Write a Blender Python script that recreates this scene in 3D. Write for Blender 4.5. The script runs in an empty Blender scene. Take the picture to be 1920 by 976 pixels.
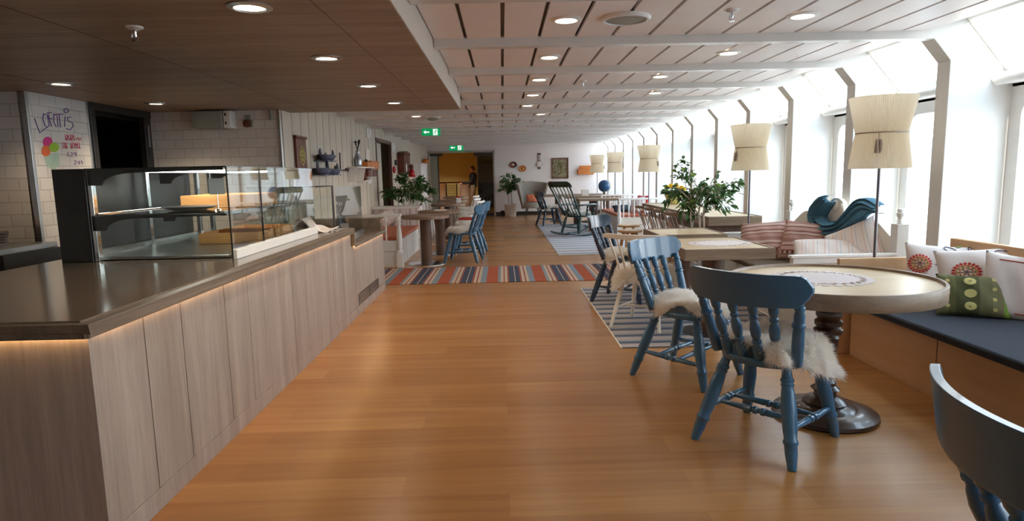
import bpy, math, random
import numpy as np
from mathutils import Vector, Matrix
random.seed(7)
rng = np.random.default_rng(7)
S = bpy.context.scene
COL = S.collection
PI = math.pi

# ------------------------------------------------------------------ camera
F_PX = 1190.0
EYE = Vector((0, 0, 1.35))
_yaw, _pitch, _roll = [math.radians(v) for v in (0.7, 7.75, 1.2)]
_F = Vector((math.sin(_yaw) * math.cos(_pitch), math.cos(_yaw) * math.cos(_pitch), -math.sin(_pitch)))
_R0 = Vector((math.cos(_yaw), -math.sin(_yaw), 0))
_U0 = _R0.cross(_F)
_R = _R0 * math.cos(_roll) - _U0 * math.sin(_roll)
_U = _R0 * math.sin(_roll) + _U0 * math.cos(_roll)
cam_d = bpy.data.cameras.new('camera')
cam_d.sensor_width = 36
cam_d.lens = F_PX / 1920 * 36
cam_d.clip_start = 0.05
cam_d.clip_end = 3000
cam = bpy.data.objects.new('camera', cam_d)
COL.objects.link(cam)
cam.matrix_world = Matrix(((_R.x, _U.x, -_F.x, EYE.x), (_R.y, _U.y, -_F.y, EYE.y), (_R.z, _U.z, -_F.z, EYE.z), (0, 0, 0, 1)))
S.camera = cam

# ------------------------------------------------------------------ world, sun, exposure
S.view_settings.view_transform = 'Standard'
S.view_settings.look = 'None'
S.view_settings.gamma = 1
S.view_settings.use_curve_mapping = False
S.view_settings.exposure = 1.0
S.cycles.use_denoising = True
S.cycles.max_bounces = 18
S.cycles.diffuse_bounces = 16
S.cycles.glossy_bounces = 4
S.cycles.transmission_bounces = 6
S.cycles.transparent_max_bounces = 24
S.cycles.sample_clamp_indirect = 6
S.cycles.caustics_reflective = False
S.cycles.caustics_refractive = False

W = bpy.data.worlds.new('sky')
S.world = W
W.use_nodes = True
wn = W.node_tree.nodes
wl = W.node_tree.links
wn.clear()
wo = wn.new('ShaderNodeOutputWorld')
wb = wn.new('ShaderNodeBackground')
wtc = wn.new('ShaderNodeTexCoord')
wsep = wn.new('ShaderNodeSeparateXYZ')
wr = wn.new('ShaderNodeValToRGB')
wr.color_ramp.elements[0].position = 0.0
wr.color_ramp.elements[0].color = (1.0, 0.98, 0.95, 1)
wr.color_ramp.elements[1].position = 0.6
wr.color_ramp.elements[1].color = (0.62, 0.8, 1.0, 1)
wl.new(wtc.outputs['Generated'], wsep.inputs[0])
wl.new(wsep.outputs['Z'], wr.inputs[0])
wl.new(wr.outputs[0], wb.inputs[0])
wl.new(wb.outputs[0], wo.inputs[0])
wb.inputs[1].default_value = 4.3

sun_d = bpy.data.lights.new('sun', 'SUN')
sun_d.energy = 13
sun_d.angle = math.radians(1.2)
sun_d.color = (1, 0.95, 0.87)
sun = bpy.data.objects.new('sun', sun_d)
COL.objects.link(sun)
sun.rotation_euler = Vector((-0.10, 1.0, -0.18)).to_track_quat('-Z', 'Y').to_euler()
sun.location = (3, -6, 8)


def ray(u, v):
    return _F * F_PX + _R * (u - 960) - _U * (v - 488)


def on_y(u, v, y):
    d = ray(u, v)
    return EYE + d * (y / d.y)


def on_x(u, v, x):
    d = ray(u, v)
    return EYE + d * (x / d.x)


# ------------------------------------------------------------------ materials
def srgb(r, g, b):
    def c(v):
        v /= 255
        return v / 12.92 if v <= 0.04045 else ((v + 0.055) / 1.055) ** 2.4
    return (c(r), c(g), c(b))


class N:
    def __init__(s, name):
        s.m = bpy.data.materials.new(name)
        s.m.use_nodes = True
        s.nt = s.m.node_tree
        s.b = s.nt.nodes['Principled BSDF']
        s.tc = None

    def node(s, t, **kw):
        n = s.nt.nodes.new(t)
        for k, v in kw.items():
            setattr(n, k, v)
        return n

    def link(s, a, b):
        s.nt.links.new(a, b)

    def coords(s, scale=(1, 1, 1), rot=(0, 0, 0), loc=(0, 0, 0), kind='Object'):
        tc = s.node('ShaderNodeTexCoord')
        mp = s.node('ShaderNodeMapping')
        mp.inputs['Scale'].default_value = scale
        mp.inputs['Rotation'].default_value = rot
        mp.inputs['Location'].default_value = loc
        s.link(tc.outputs[kind], mp.inputs[0])
        return mp.outputs[0]

    def noise(s, vec, scale=5, detail=4, rough=0.6, dist=0.0):
        n = s.node('ShaderNodeTexNoise')
        n.inputs['Scale'].default_value = scale
        n.inputs['Detail'].default_value = detail
        n.inputs['Roughness'].default_value = rough
        n.inputs['Distortion'].default_value = dist
        s.link(vec, n.inputs['Vector'])
        return n.outputs[0]

    def ramp(s, fac, stops, interp='LINEAR'):
        r = s.node('ShaderNodeValToRGB')
        cr = r.color_ramp
        cr.interpolation = interp
        while len(cr.elements) < len(stops):
            cr.elements.new(0.5)
        for e, (p, c) in zip(cr.elements, stops):
            e.position = p
            e.color = (c[0], c[1], c[2], 1)
        s.link(fac, r.inputs[0])
        return r.outputs[0]

    def mix(s, fac, a, b, mode='MIX'):
        n = s.node('ShaderNodeMix')
        n.data_type = 'RGBA'
        n.blend_type = mode
        for i, v in ((0, fac), (6, a), (7, b)):
            if hasattr(v, 'is_linked'):
                s.link(v, n.inputs[i])
            elif i == 0:
                n.inputs[0].default_value = v
            else:
                n.inputs[i].default_value = (v[0], v[1], v[2], 1)
        return n.outputs[2]

    def bump(s, h, strength=0.2, dist=0.01):
        b = s.node('ShaderNodeBump')
        b.inputs['Strength'].default_value = strength
        b.inputs['Distance'].default_value = dist
        s.link(h, b.inputs['Height'])
        s.link(b.outputs[0], s.b.inputs['Normal'])

    def set(s, color=None, rough=0.5, metal=0.0, spec=0.5, coat=0.0):
        if color is not None:
            if hasattr(color, 'is_linked'):
                s.link(color, s.b.inputs['Base Color'])
            else:
                s.b.inputs['Base Color'].default_value = (color[0], color[1], color[2], 1)
        s.b.inputs['Roughness'].default_value = rough
        s.b.inputs['Metallic'].default_value = metal
        s.b.inputs['Specular IOR Level'].default_value = spec
        s.b.inputs['Coat Weight'].default_value = coat
        return s.m


def paint(name, c, rough=0.45, var=0.06, metal=0.0, spec=0.5, bump=0.0, coat=0.0):
    n = N(name)
    v = n.coords()
    f = n.noise(v, 9, 3)
    lo = [x * (1 - var) for x in c]
    hi = [min(1, x * (1 + var)) for x in c]
    m = n.set(n.ramp(f, [(0.3, lo), (0.7, hi)]), rough, metal, spec, coat)
    if bump:
        n.bump(n.noise(v, 60, 2), bump, 0.002)
    return m


def wood(name, c1, c2, axis='x', scale=1.0, rough=0.45, coat=0.0, fine=0.5, spec=0.5, dark=None):
    """streaky grain running along the given object axis"""
    n = N(name)
    st = {'x': (0.9, 14, 14), 'y': (14, 0.9, 14), 'z': (14, 14, 0.9)}[axis]
    v = n.coords(tuple(q * scale for q in st))
    f = n.noise(v, 1.0, 6, 0.65, 0.6)
    a = n.ramp(f, [(0.28, c1), (0.72, c2)])
    v2 = n.coords(tuple(q * scale * 4 for q in st))
    g = n.noise(v2, 1.5, 4, 0.7)
    k = 1 - 0.35 * fine
    b = n.ramp(g, [(0.35, (k, k, k)), (0.62, (1, 1, 1))])
    col = n.mix(1.0, a, b, 'MULTIPLY')
    m = n.set(col, rough, 0, spec, coat)
    n.bump(g, 0.06, 0.002)
    return m


def emis(name, c, s):
    n = N(name)
    m = n.set(tuple(q * 0.5 for q in c), 0.5)
    n.b.inputs['Emission Color'].default_value = (c[0], c[1], c[2], 1)
    n.b.inputs['Emission Strength'].default_value = s
    return m


def thin_glass(name, tint=(0.93, 0.97, 0.95), boost=1.0, rough=0.0):
    n = N(name)
    nt = n.nt
    nt.nodes.remove(n.b)
    out = [x for x in nt.nodes if x.type == 'OUTPUT_MATERIAL'][0]
    t = n.node('ShaderNodeBsdfTransparent')
    t.inputs[0].default_value = (*tint, 1)
    g = n.node('ShaderNodeBsdfGlossy')
    g.inputs['Roughness'].default_value = rough
    fr = n.node('ShaderNodeLayerWeight')
    fr.inputs[0].default_value = 0.5
    pw = n.node('ShaderNodeMath', operation='POWER')
    pw.inputs[1].default_value = 4.3
    n.link(fr.outputs['Facing'], pw.inputs[0])
    ma = n.node('ShaderNodeMath', operation='MULTIPLY_ADD')
    ma.use_clamp = True
    ma.inputs[1].default_value = 0.95 * boost
    ma.inputs[2].default_value = 0.04
    n.link(pw.outputs[0], ma.inputs[0])
    mx = n.node('ShaderNodeMixShader')
    n.link(ma.outputs[0], mx.inputs[0])
    n.link(t.outputs[0], mx.inputs[1])
    n.link(g.outputs[0], mx.inputs[2])
    n.link(mx.outputs[0], out.inputs[0])
    return n.m


M = {}
# vinyl oak planks laid across the room
n = N('floor_planks')
v = n.coords()
br = n.node('ShaderNodeTexBrick')
br.offset = 0.37
br.inputs['Scale'].default_value = 1
br.inputs['Brick Width'].default_value = 1.25
br.inputs['Row Height'].default_value = 0.182
br.inputs['Mortar Size'].default_value = 0.0008
br.inputs['Color1'].default_value = (0.0, 0.0, 0.0, 1)
br.inputs['Color2'].default_value = (1, 1, 1, 1)
br.inputs['Mortar'].default_value = (0.4, 0.4, 0.4, 1)
n.link(v, br.inputs['Vector'])
ca = n.ramp(br.outputs[0], [(0.0, srgb(162, 112, 62)), (1.0, srgb(178, 127, 74))])
g1 = n.noise(n.coords((0.7, 14, 1)), 1, 3, 0.5, 0.6)
cb = n.ramp(g1, [(0.3, (0.86, 0.83, 0.79)), (0.7, (1.08, 1.07, 1.05))])
g2 = n.noise(n.coords((3, 90, 1)), 1, 3, 0.6)
cc = n.ramp(g2, [(0.3, (0.94, 0.935, 0.93)), (0.7, (1.03, 1.03, 1.03))])
c = n.mix(1, n.mix(1, ca, cb, 'MULTIPLY'), cc, 'MULTIPLY')
c = n.mix(0.03, c, n.mix(br.outputs['Fac'], c, srgb(100, 62, 34)))
M['floor'] = n.set(c, 0.27, 0, 0.5)

# white metro tiles
def tiles(name, axis):
    n = N(name)
    rot = {'x': (PI / 2, 0, PI / 2), 'y': (PI / 2, 0, 0)}[axis]
    tc = n.node('ShaderNodeTexCoord')
    sp = n.node('ShaderNodeSeparateXYZ')
    cm = n.node('ShaderNodeCombineXYZ')
    n.link(tc.outputs['Object'], sp.inputs[0])
    n.link(sp.outputs['Y' if axis == 'x' else 'X'], cm.inputs[0])
    n.link(sp.outputs['Z'], cm.inputs[1])
    br = n.node('ShaderNodeTexBrick')
    br.inputs['Scale'].default_value = 1
    br.inputs['Brick Width'].default_value = 0.2
    br.inputs['Row Height'].default_value = 0.1
    br.inputs['Mortar Size'].default_value = 0.003
    br.inputs['Mortar Smooth'].default_value = 0.3
    br.inputs['Color1'].default_value = (*srgb(232, 226, 219), 1)
    br.inputs['Color2'].default_value = (*srgb(222, 216, 210), 1)
    br.inputs['Mortar'].default_value = (*srgb(186, 178, 172), 1)
    n.link(cm.outputs[0], br.inputs['Vector'])
    m = n.set(br.outputs[0], 0.14, 0, 0.5)
    bp = n.node('ShaderNodeBump')
    bp.invert = True
    bp.inputs['Strength'].default_value = 0.5
    bp.inputs['Distance'].default_value = 0.004
    n.link(br.outputs['Fac'], bp.inputs['Height'])
    n.link(bp.outputs[0], n.b.inputs['Normal'])
    return m


M['tile_x'] = tiles('metro_tile_side', 'x')
M['tile_y'] = tiles('metro_tile_back', 'y')
M['white'] = paint('white_paint', srgb(236, 234, 230), 0.35, 0.02)
M['rib'] = paint('window_rib_paint', srgb(222, 218, 212), 0.45, 0.02)
M['wallwhite'] = paint('white_wall', srgb(232, 226, 224), 0.55, 0.015)
M['ceiling'] = paint('ceiling_panel', srgb(242, 232, 226), 0.4, 0.02)
M['groove'] = paint('ceiling_groove', srgb(96, 84, 60), 0.4, 0.1, 0.2)
M['beam'] = paint('beam_enamel', srgb(222, 220, 216), 0.22, 0.01)
M['boards'] = wood('wall_boards', srgb(198, 186, 168), srgb(216, 204, 186), 'z', 0.6, 0.5, fine=0.25)
M['board_gap'] = paint('wall_board_gap', srgb(92, 72, 52), 0.7)
M['soffit'] = wood('soffit_wood', srgb(146, 130, 114), srgb(180, 164, 146), 'x', 0.8, 0.5, fine=0.5, spec=0.3)
M['soffit_side'] = paint('soffit_side', srgb(206, 192, 178), 0.5, 0.03)
M['counter_front'] = wood('grey_oak', srgb(150, 134, 122), srgb(186, 172, 160), 'z', 0.55, 0.5, fine=0.5)
M['counter_gap'] = paint('dark_joint', srgb(90, 66, 52), 0.7)
M['counter_edge'] = wood('smoked_oak_edge', srgb(88, 74, 62), srgb(140, 122, 104), 'y', 0.7, 0.4, fine=0.6)
n = N('brown_stone')
v = n.coords()
f = n.noise(v, 60, 5, 0.7)
f2 = n.noise(v, 3, 3)
M['stone'] = n.set(n.mix(0.4, n.ramp(f, [(0.35, srgb(98, 84, 72)), (0.7, srgb(136, 120, 104))]), n.ramp(f2, [(0.3, srgb(106, 90, 76)), (0.7, srgb(128, 112, 98))])), 0.13, 0, 0.6)
M['steel'] = paint('brushed_steel', (0.5, 0.5, 0.49), 0.28, 0.08, 1.0)
M['dark_steel'] = paint('dark_steel', (0.07, 0.07, 0.07), 0.32, 0.1, 0.7)
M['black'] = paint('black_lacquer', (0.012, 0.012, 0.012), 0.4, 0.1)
M['blue'] = paint('blue_chair_paint', srgb(60, 104, 136), 0.28, 0.05, coat=0.3)
M['navy'] = paint('navy_chair_paint', srgb(38, 56, 78), 0.25, 0.05, coat=0.4)  # darker copy of the blue chair paint, backlit shade put into the colour
M['green'] = paint('dark_green_paint', srgb(30, 62, 62), 0.25, 0.06, coat=0.4)
M['cream'] = paint('cream_paint', srgb(242, 236, 224), 0.35, 0.03)
M['taupe'] = wood('taupe_wood', srgb(128, 104, 86), srgb(160, 136, 116), 'x', 1, 0.4)
M['chrome'] = paint('polished_metal', (0.75, 0.76, 0.78), 0.12, 0.02, 1.0)
M['pole'] = paint('lamp_pole_metal', srgb(130, 128, 134), 0.3, 0.02, 0.8)
M['oak'] = wood('light_oak', srgb(196, 170, 128), srgb(222, 200, 160), 'x', 0.7, 0.35, fine=0.3)
M['oak_y'] = wood('light_oak_lengthwise', srgb(196, 170, 128), srgb(222, 200, 160), 'y', 0.7, 0.35, fine=0.3)
M['oak_edge'] = wood('grey_oak_edge', srgb(120, 99, 80), srgb(160, 138, 114), 'x', 1.0, 0.4, fine=0.6)
M['birch'] = wood('birch_panel', srgb(204, 160, 116), srgb(220, 180, 138), 'y', 0.5, 0.45, fine=0.15)
M['stoolwood'] = wood('stool_pine', srgb(190, 148, 104), srgb(216, 178, 134), 'x', 1, 0.4, fine=0.3)
M['walnut'] = wood('brown_table_wood', srgb(84, 60, 48), srgb(120, 90, 74), 'z', 0.8, 0.4)
M['walnut_x'] = wood('brown_table_top_wood', srgb(118, 92, 74), srgb(156, 128, 106), 'x', 0.8, 0.35)
M['espresso'] = paint('espresso_turned_wood', srgb(62, 46, 38), 0.28, 0.15, coat=0.3)
M['wool'] = paint('sheepskin_wool', srgb(244, 234, 216), 0.9, 0.05, spec=0.1)
n = N('sheepskin_wool')
f = n.noise(n.coords((7, 7, 7)), 1, 3)
wc = n.ramp(f, [(0.3, (0.96, 0.92, 0.85)), (0.65, (0.99, 0.985, 0.97))])
n.nt.nodes.remove(n.b)
df = n.node('ShaderNodeBsdfDiffuse')
tl_ = n.node('ShaderNodeBsdfTranslucent')
n.link(wc, df.inputs[0])
n.link(wc, tl_.inputs[0])
mx = n.node('ShaderNodeMixShader')
mx.inputs[0].default_value = 0.5
n.link(df.outputs[0], mx.inputs[1])
n.link(tl_.outputs[0], mx.inputs[2])
n.link(mx.outputs[0], [x for x in n.nt.nodes if x.type == 'OUTPUT_MATERIAL'][0].inputs[0])
M['wool'] = n.m
M['navy_fabric'] = None
n = N('navy_bench_fabric')
v = n.coords((160, 160, 160))
ck = n.node('ShaderNodeTexWave')
ck.inputs['Scale'].default_value = 0.35
ck.inputs['Distortion'].default_value = 1
n.link(v, ck.inputs[0])
M['navy_fabric'] = n.set(n.ramp(ck.outputs[0], [(0.2, srgb(46, 50, 58)), (0.8, srgb(68, 74, 84))]), 0.85, 0, 0.2)
n.bump(ck.outputs[0], 0.2, 0.002)
M['brown_fabric'] = paint('taupe_bench_fabric', srgb(104, 88, 72), 0.85, 0.08, spec=0.2, bump=0.3)
M['orange_fabric'] = paint('rust_leather', srgb(186, 100, 66), 0.5, 0.06)
M['grey_fabric'] = paint('grey_wool_upholstery', srgb(158, 154, 146), 0.9, 0.06, spec=0.1, bump=0.3)
M['teal_fabric'] = paint('blue_throw_knit', srgb(86, 128, 150), 0.9, 0.12, spec=0.15, bump=0.4)
M['lace'] = paint('lace_cotton', srgb(224, 216, 216), 0.8, 0.03)
M['leaf'] = paint('ficus_leaf', srgb(62, 104, 56), 0.35, 0.35)
def leafy(name, c1, c2):
    n = N(name)
    f = n.noise(n.coords((14, 14, 14)), 1, 2)
    cc = n.ramp(f, [(0.35, c1), (0.65, c2)])
    m = n.set(cc, 0.35, 0, 0.4)
    tr = n.node('ShaderNodeBsdfTranslucent')
    n.link(cc, tr.inputs[0])
    mx = n.node('ShaderNodeMixShader')
    mx.inputs[0].default_value = 0.35
    n.link(n.b.outputs[0], mx.inputs[1])
    n.link(tr.outputs[0], mx.inputs[2])
    n.link(mx.outputs[0], [x for x in n.nt.nodes if x.type == 'OUTPUT_MATERIAL'][0].inputs[0])
    return m
M['leaf'] = leafy('ficus_leaf_green', srgb(54, 88, 50), srgb(94, 134, 76))
M['leaf_lime'] = paint('fresh_leaf', srgb(120, 158, 62), 0.45, 0.2)
M['bark'] = paint('pale_bark', srgb(196, 182, 166), 0.8, 0.15)
M['pot'] = paint('white_ceramic', srgb(222, 216, 208), 0.3, 0.03)
M['yellow_pot'] = paint('yellow_ceramic', srgb(206, 196, 120), 0.3, 0.03)
M['soil'] = paint('potting_soil', srgb(60, 44, 34), 0.9, 0.3)
M['red'] = paint('red_paint', srgb(186, 34, 34), 0.4)
M['rust'] = paint('carved_brown_wood', srgb(104, 52, 34), 0.5, 0.3)
M['orangewood'] = wood('orange_basket_wood', srgb(190, 104, 40), srgb(222, 140, 66), 'x', 2, 0.5)
M['pine'] = wood('pine_crate', srgb(200, 138, 78), srgb(226, 166, 102), 'x', 1, 0.5, fine=0.3)
M['paper'] = paint('paper', srgb(240, 238, 238), 0.7, 0.01)
M['silver'] = paint('cast_pewter', (0.32, 0.33, 0.36), 0.3, 0.2, 0.9)
M['bluegrey'] = paint('painted_blue_grey_boat', srgb(88, 92, 112), 0.45, 0.15)
M['brass'] = paint('brass', (0.6, 0.42, 0.16), 0.3, 0.1, 1.0)
M['iron'] = paint('wrought_iron', srgb(52, 42, 36), 0.6, 0.2)
M['yellow_wall'] = paint('ochre_wall', srgb(206, 192, 124), 0.6, 0.05)
M['skin'] = paint('skin', srgb(196, 146, 118), 0.5, 0.04)
M['jacket'] = paint('black_jacket', srgb(24, 24, 30), 0.8, 0.1)
M['trousers'] = paint('beige_trousers', srgb(120, 104, 88), 0.8, 0.08)
M['hair'] = paint('dark_brown_hair', srgb(52, 38, 30), 0.6, 0.2)
M['glass'] = thin_glass('display_glass', (0.93, 0.965, 0.95), 1.5)
M['window_glass'] = thin_glass('window_glass', (0.96, 0.98, 0.98), 0.7)
M['door_glass'] = thin_glass('smoked_door_glass', (0.34, 0.36, 0.31), 1.0)
M['frost'] = paint('frosted_grey_panel', srgb(150, 152, 140), 0.5)
M['lamp_on'] = emis('downlight_glow', (1.0, 0.86, 0.66), 9)
M['led'] = emis('led_strip_glow', (1.0, 0.62, 0.28), 11)
M['case_lamp'] = emis('case_tube_glow', (1.0, 0.96, 0.88), 6)
M['exit_green'] = emis('exit_green', (0.0, 0.30, 0.09), 0.42)
M['exit_white'] = emis('exit_white', (0.9, 1.0, 0.92), 0.5)
M['sea'] = paint('sea', srgb(120, 140, 150), 0.15, 0.1)
M['hill'] = paint('far_hill', srgb(120, 132, 140), 0.9, 0.2)
M['purple_ink'] = paint('purple_marker', srgb(120, 70, 150), 0.5)
M['pink_ink'] = paint('pink_marker', srgb(226, 100, 126), 0.5)
M['magenta'] = paint('magenta_sticker', srgb(222, 38, 140), 0.5)
M['orange_s'] = paint('orange_sticker', srgb(236, 112, 50), 0.5)
M['lime_s'] = paint('lime_sticker', srgb(158, 200, 50), 0.5)
M['mint_s'] = paint('mint_sticker', srgb(178, 204, 184), 0.5)

# pleated shade: slightly translucent cream cloth
n = N('pleated_shade')
tc = n.node('ShaderNodeTexCoord')
m0 = n.set(srgb(238, 226, 206), 0.85, 0, 0.1)
n.b.inputs['Subsurface Weight'].default_value = 0.0
tr = n.node('ShaderNodeBsdfTranslucent')
tr.inputs[0].default_value = (*srgb(248, 236, 214), 1)
mx = n.node('ShaderNodeMixShader')
mx.inputs[0].default_value = 0.45
out = [x for x in n.nt.nodes if x.type == 'OUTPUT_MATERIAL'][0]
n.link(n.b.outputs[0], mx.inputs[1])
n.link(tr.outputs[0], mx.inputs[2])
n.link(mx.outputs[0], out.inputs[0])
M['shade'] = n.m


def stripes(name, axis, period, stops, rough=0.9):
    n = N(name)
    tc = n.node('ShaderNodeTexCoord')
    sp = n.node('ShaderNodeSeparateXYZ')
    n.link(tc.outputs['Object'], sp.inputs[0])
    a = n.node('ShaderNodeMath', operation='DIVIDE')
    a.inputs[1].default_value = period
    n.link(sp.outputs[axis], a.inputs[0])
    fr = n.node('ShaderNodeMath', operation='FRACT')
    n.link(a.outputs[0], fr.inputs[0])
    col = n.ramp(fr.outputs[0], stops, 'CONSTANT')
    f = n.noise(n.coords((200, 200, 200)), 1, 2)
    col = n.mix(0.18, col, n.ramp(f, [(0.3, (0.1, 0.1, 0.1)), (0.7, (0.9, 0.9, 0.9))]), 'OVERLAY')
    m = n.set(col, rough, 0, 0.15)
    n.bump(f, 0.4, 0.002)
    return m


_o, _w, _b, _n, _r = srgb(170, 88, 60), srgb(196, 176, 154), srgb(132, 142, 152), srgb(70, 76, 92), srgb(150, 68, 62)
# one repeat = orange, blue-grey, white, thin red, white, rust, navy, white hairline, navy, rust, white, thin red, white, blue-grey
M['rug_multi'] = stripes('woven_multicolour_stripes', 'X', 0.62, [
    (0.0, _o), (0.1, _b), (0.16, _w), (0.215, _r), (0.24, _w), (0.30, srgb(150, 84, 72)), (0.335, _n), (0.45, _w), (0.465, _n),
    (0.56, srgb(150, 84, 72)), (0.60, _w), (0.66, _r), (0.685, _w), (0.74, _b), (0.80, _b), (0.86, _o)])
_g, _k, _d = srgb(178, 170, 166), srgb(70, 84, 104), srgb(118, 122, 130)
M['rug_blue'] = stripes('woven_blue_grey_stripes', 'Y', 0.21, [
    (0.0, _g), (0.12, srgb(160, 120, 110)), (0.16, _g), (0.28, _d), (0.36, _k), (0.5, _d), (0.56, _k), (0.66, _g), (0.78, _d), (0.86, _g)])
M['rug_pale'] = stripes('woven_pale_blue_stripes', 'Y', 0.36, [
    (0.0, srgb(196, 194, 196)), (0.30, srgb(112, 120, 134)), (0.52, srgb(196, 194, 196)), (0.74, srgb(160, 160, 168)), (0.80, srgb(196, 194, 196))])
M['pillow_pink'] = stripes('pink_striped_weave', 'Y', 0.2, [
    (0.0, srgb(196, 158, 146)), (0.18, srgb(136, 84, 84)), (0.22, srgb(214, 190, 178)), (0.34, srgb(158, 104, 100)),
    (0.42, srgb(206, 172, 160)), (0.6, srgb(140, 88, 88)), (0.66, srgb(214, 188, 176)), (0.8, srgb(176, 132, 124))])
M['pillow_white'] = paint('white_cotton_cushion', srgb(234, 226, 222), 0.85, 0.03, spec=0.15)
M['pillow_stripe'] = stripes('white_pink_pinstripe', 'X', 0.09, [
    (0.0, srgb(236, 224, 216)), (0.45, srgb(222, 170, 160)), (0.5, srgb(238, 228, 222)), (0.8, srgb(176, 190, 206)), (0.84, srgb(238, 228, 222))])
M['pillow_green'] = stripes('olive_green_weave', 'X', 0.46, [
    (0.0, srgb(92, 96, 66)), (0.06, srgb(120, 120, 88)), (0.2, srgb(134, 132, 100)), (0.33, srgb(136, 172, 78)), (0.46, srgb(126, 150, 80)),
    (0.5, srgb(122, 122, 86)), (0.72, srgb(104, 106, 72)), (0.80, srgb(84, 88, 60))])
M['grey_thread'] = paint('grey_blue_thread', srgb(104, 104, 124), 0.8)
M['red_thread'] = paint('red_thread', srgb(196, 64, 50), 0.8)
M['orange_thread'] = paint('orange_thread', srgb(214, 132, 60), 0.8)
M['olive_thread'] = paint('olive_thread', srgb(120, 124, 70), 0.8)
M['yellow_thread'] = paint('pale_yellow_thread', srgb(206, 198, 128), 0.8)

# ------------------------------------------------------------------ mesh helpers
class MB:
    def __init__(s):
        s.v, s.f, s.mi = [], [], []

    def add(s, verts, faces, mi=0):
        o = len(s.v)
        s.v += [tuple(p) for p in verts]
        s.f += [tuple(i + o for i in f) for f in faces]
        s.mi += [mi] * len(faces)
        return s

    def box(s, a, b, mi=0):
        x0, y0, z0 = a
        x1, y1, z1 = b
        v = [(x, y, z) for z in (z0, z1) for y in (y0, y1) for x in (x0, x1)]
        return s.add(v, [(0, 2, 3, 1), (4, 5, 7, 6), (0, 1, 5, 4), (2, 6, 7, 3), (0, 4, 6, 2), (1, 3, 7, 5)], mi)

    def prism(s, pts, d0, d1, plane='xy', mi=0):
        """polygon extruded along the remaining axis from d0 to d1"""
        def P(p, d):
            return {'xy': (p[0], p[1], d), 'xz': (p[0], d, p[1]), 'yz': (d, p[0], p[1])}[plane]
        k = len(pts)
        v = [P(p, d0) for p in pts] + [P(p, d1) for p in pts]
        f = [tuple(range(k))[::-1], tuple(range(k, 2 * k))]
        f += [(i, (i + 1) % k, k + (i + 1) % k, k + i) for i in range(k)]
        return s.add(v, f, mi)

    def turned(s, p0, p1, prof, seg=12, mi=0, cap=True):
        """turned shape along p0 -> p1 ; prof = [(t, radius)]"""
        p0, p1 = Vector(p0), Vector(p1)
        d = (p1 - p0).normalized()
        a = d.orthogonal().normalized()
        b = d.cross(a)
        v, f = [], []
        for t, r in prof:
            c = p0.lerp(p1, t)
            for k in range(seg):
                an = 2 * PI * k / seg
                v.append(c + a * (r * math.cos(an)) + b * (r * math.sin(an)))
        m = len(prof)
        for i in range(m - 1):
            for k in range(seg):
                k2 = (k + 1) % seg
                f.append((i * seg + k, i * seg + k2, (i + 1) * seg + k2, (i + 1) * seg + k))
        if cap:
            f.append(tuple(range(seg))[::-1])
            f.append(tuple(range((m - 1) * seg, m * seg)))
        return s.add(v, f, mi)

    def tube(s, pts, r, seg=8, mi=0, cap=True):
        """tube along a polyline; r a number or a list"""
        pts = [Vector(p) for p in pts]
        rs = r if isinstance(r, (list, tuple)) else [r] * len(pts)
        v, f = [], []
        ref = None
        for i, p in enumerate(pts):
            d = (pts[min(i + 1, len(pts) - 1)] - pts[max(i - 1, 0)]).normalized()
            if ref is None:
                ref = d.orthogonal().normalized()
            a = (ref - d * ref.dot(d)).normalized()
            ref = a
            b = d.cross(a)
            for k in range(seg):
                an = 2 * PI * k / seg
                v.append(p + a * (rs[i] * math.cos(an)) + b * (rs[i] * math.sin(an)))
        m = len(pts)
        for i in range(m - 1):
            for k in range(seg):
                k2 = (k + 1) % seg
                f.append((i * seg + k, i * seg + k2, (i + 1) * seg + k2, (i + 1) * seg + k))
        if cap:
            f.append(tuple(range(seg))[::-1])
            f.append(tuple(range((m - 1) * seg, m * seg)))
        return s.add(v, f, mi)

    def grid(s, fn, nu, nv, mi=0, closeu=False):
        v = [fn(i / (nu if closeu else nu - 1), j / (nv - 1)) for j in range(nv) for i in range(nu)]
        f = []
        for j in range(nv - 1):
            for i in range(nu if closeu else nu - 1):
                i2 = (i + 1) % nu
                f.append((j * nu + i, j * nu + i2, (j + 1) * nu + i2, (j + 1) * nu + i))
        return s.add(v, f, mi)

    def ball(s, c, r, nu=14, nv=10, mi=0):
        rx, ry, rz = r if isinstance(r, (list, tuple)) else (r, r, r)
        return s.grid(lambda u, w: (c[0] + rx * math.sin(PI * w) * math.cos(2 * PI * u),
                                    c[1] + ry * math.sin(PI * w) * math.sin(2 * PI * u),
                                    c[2] - rz * math.cos(PI * w)), nu, nv, mi, True)

    def build(s, name, mats, parent=None, smooth=None, bevel=0.0, loc=None, fix=True, seg=2):
        me = bpy.data.meshes.new(name)
        me.from_pydata(s.v, [], s.f)
        if not isinstance(mats, (list, tuple)):
            mats = [mats]
        for m in mats:
            me.materials.append(m)
        if any(s.mi):
            me.polygons.foreach_set('material_index', s.mi)
        if fix:
            import bmesh
            bm = bmesh.new()
            bm.from_mesh(me)
            bmesh.ops.remove_doubles(bm, verts=bm.verts, dist=1e-6)
            bmesh.ops.recalc_face_normals(bm, faces=bm.faces)
            bm.to_mesh(me)
            bm.free()
        o = bpy.data.objects.new(name, me)
        COL.objects.link(o)
        if parent is not None:
            o.parent = parent
        if loc is not None:
            o.location = loc
        if bevel:
            b = o.modifiers.new('bevel', 'BEVEL')
            b.width = bevel
            b.segments = seg
            b.limit_method = 'ANGLE'
            b.angle_limit = math.radians(40)
        if smooth:
            me.shade_smooth()
            if smooth is not True:
                me.set_sharp_from_angle(angle=math.radians(smooth))
        return o


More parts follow.
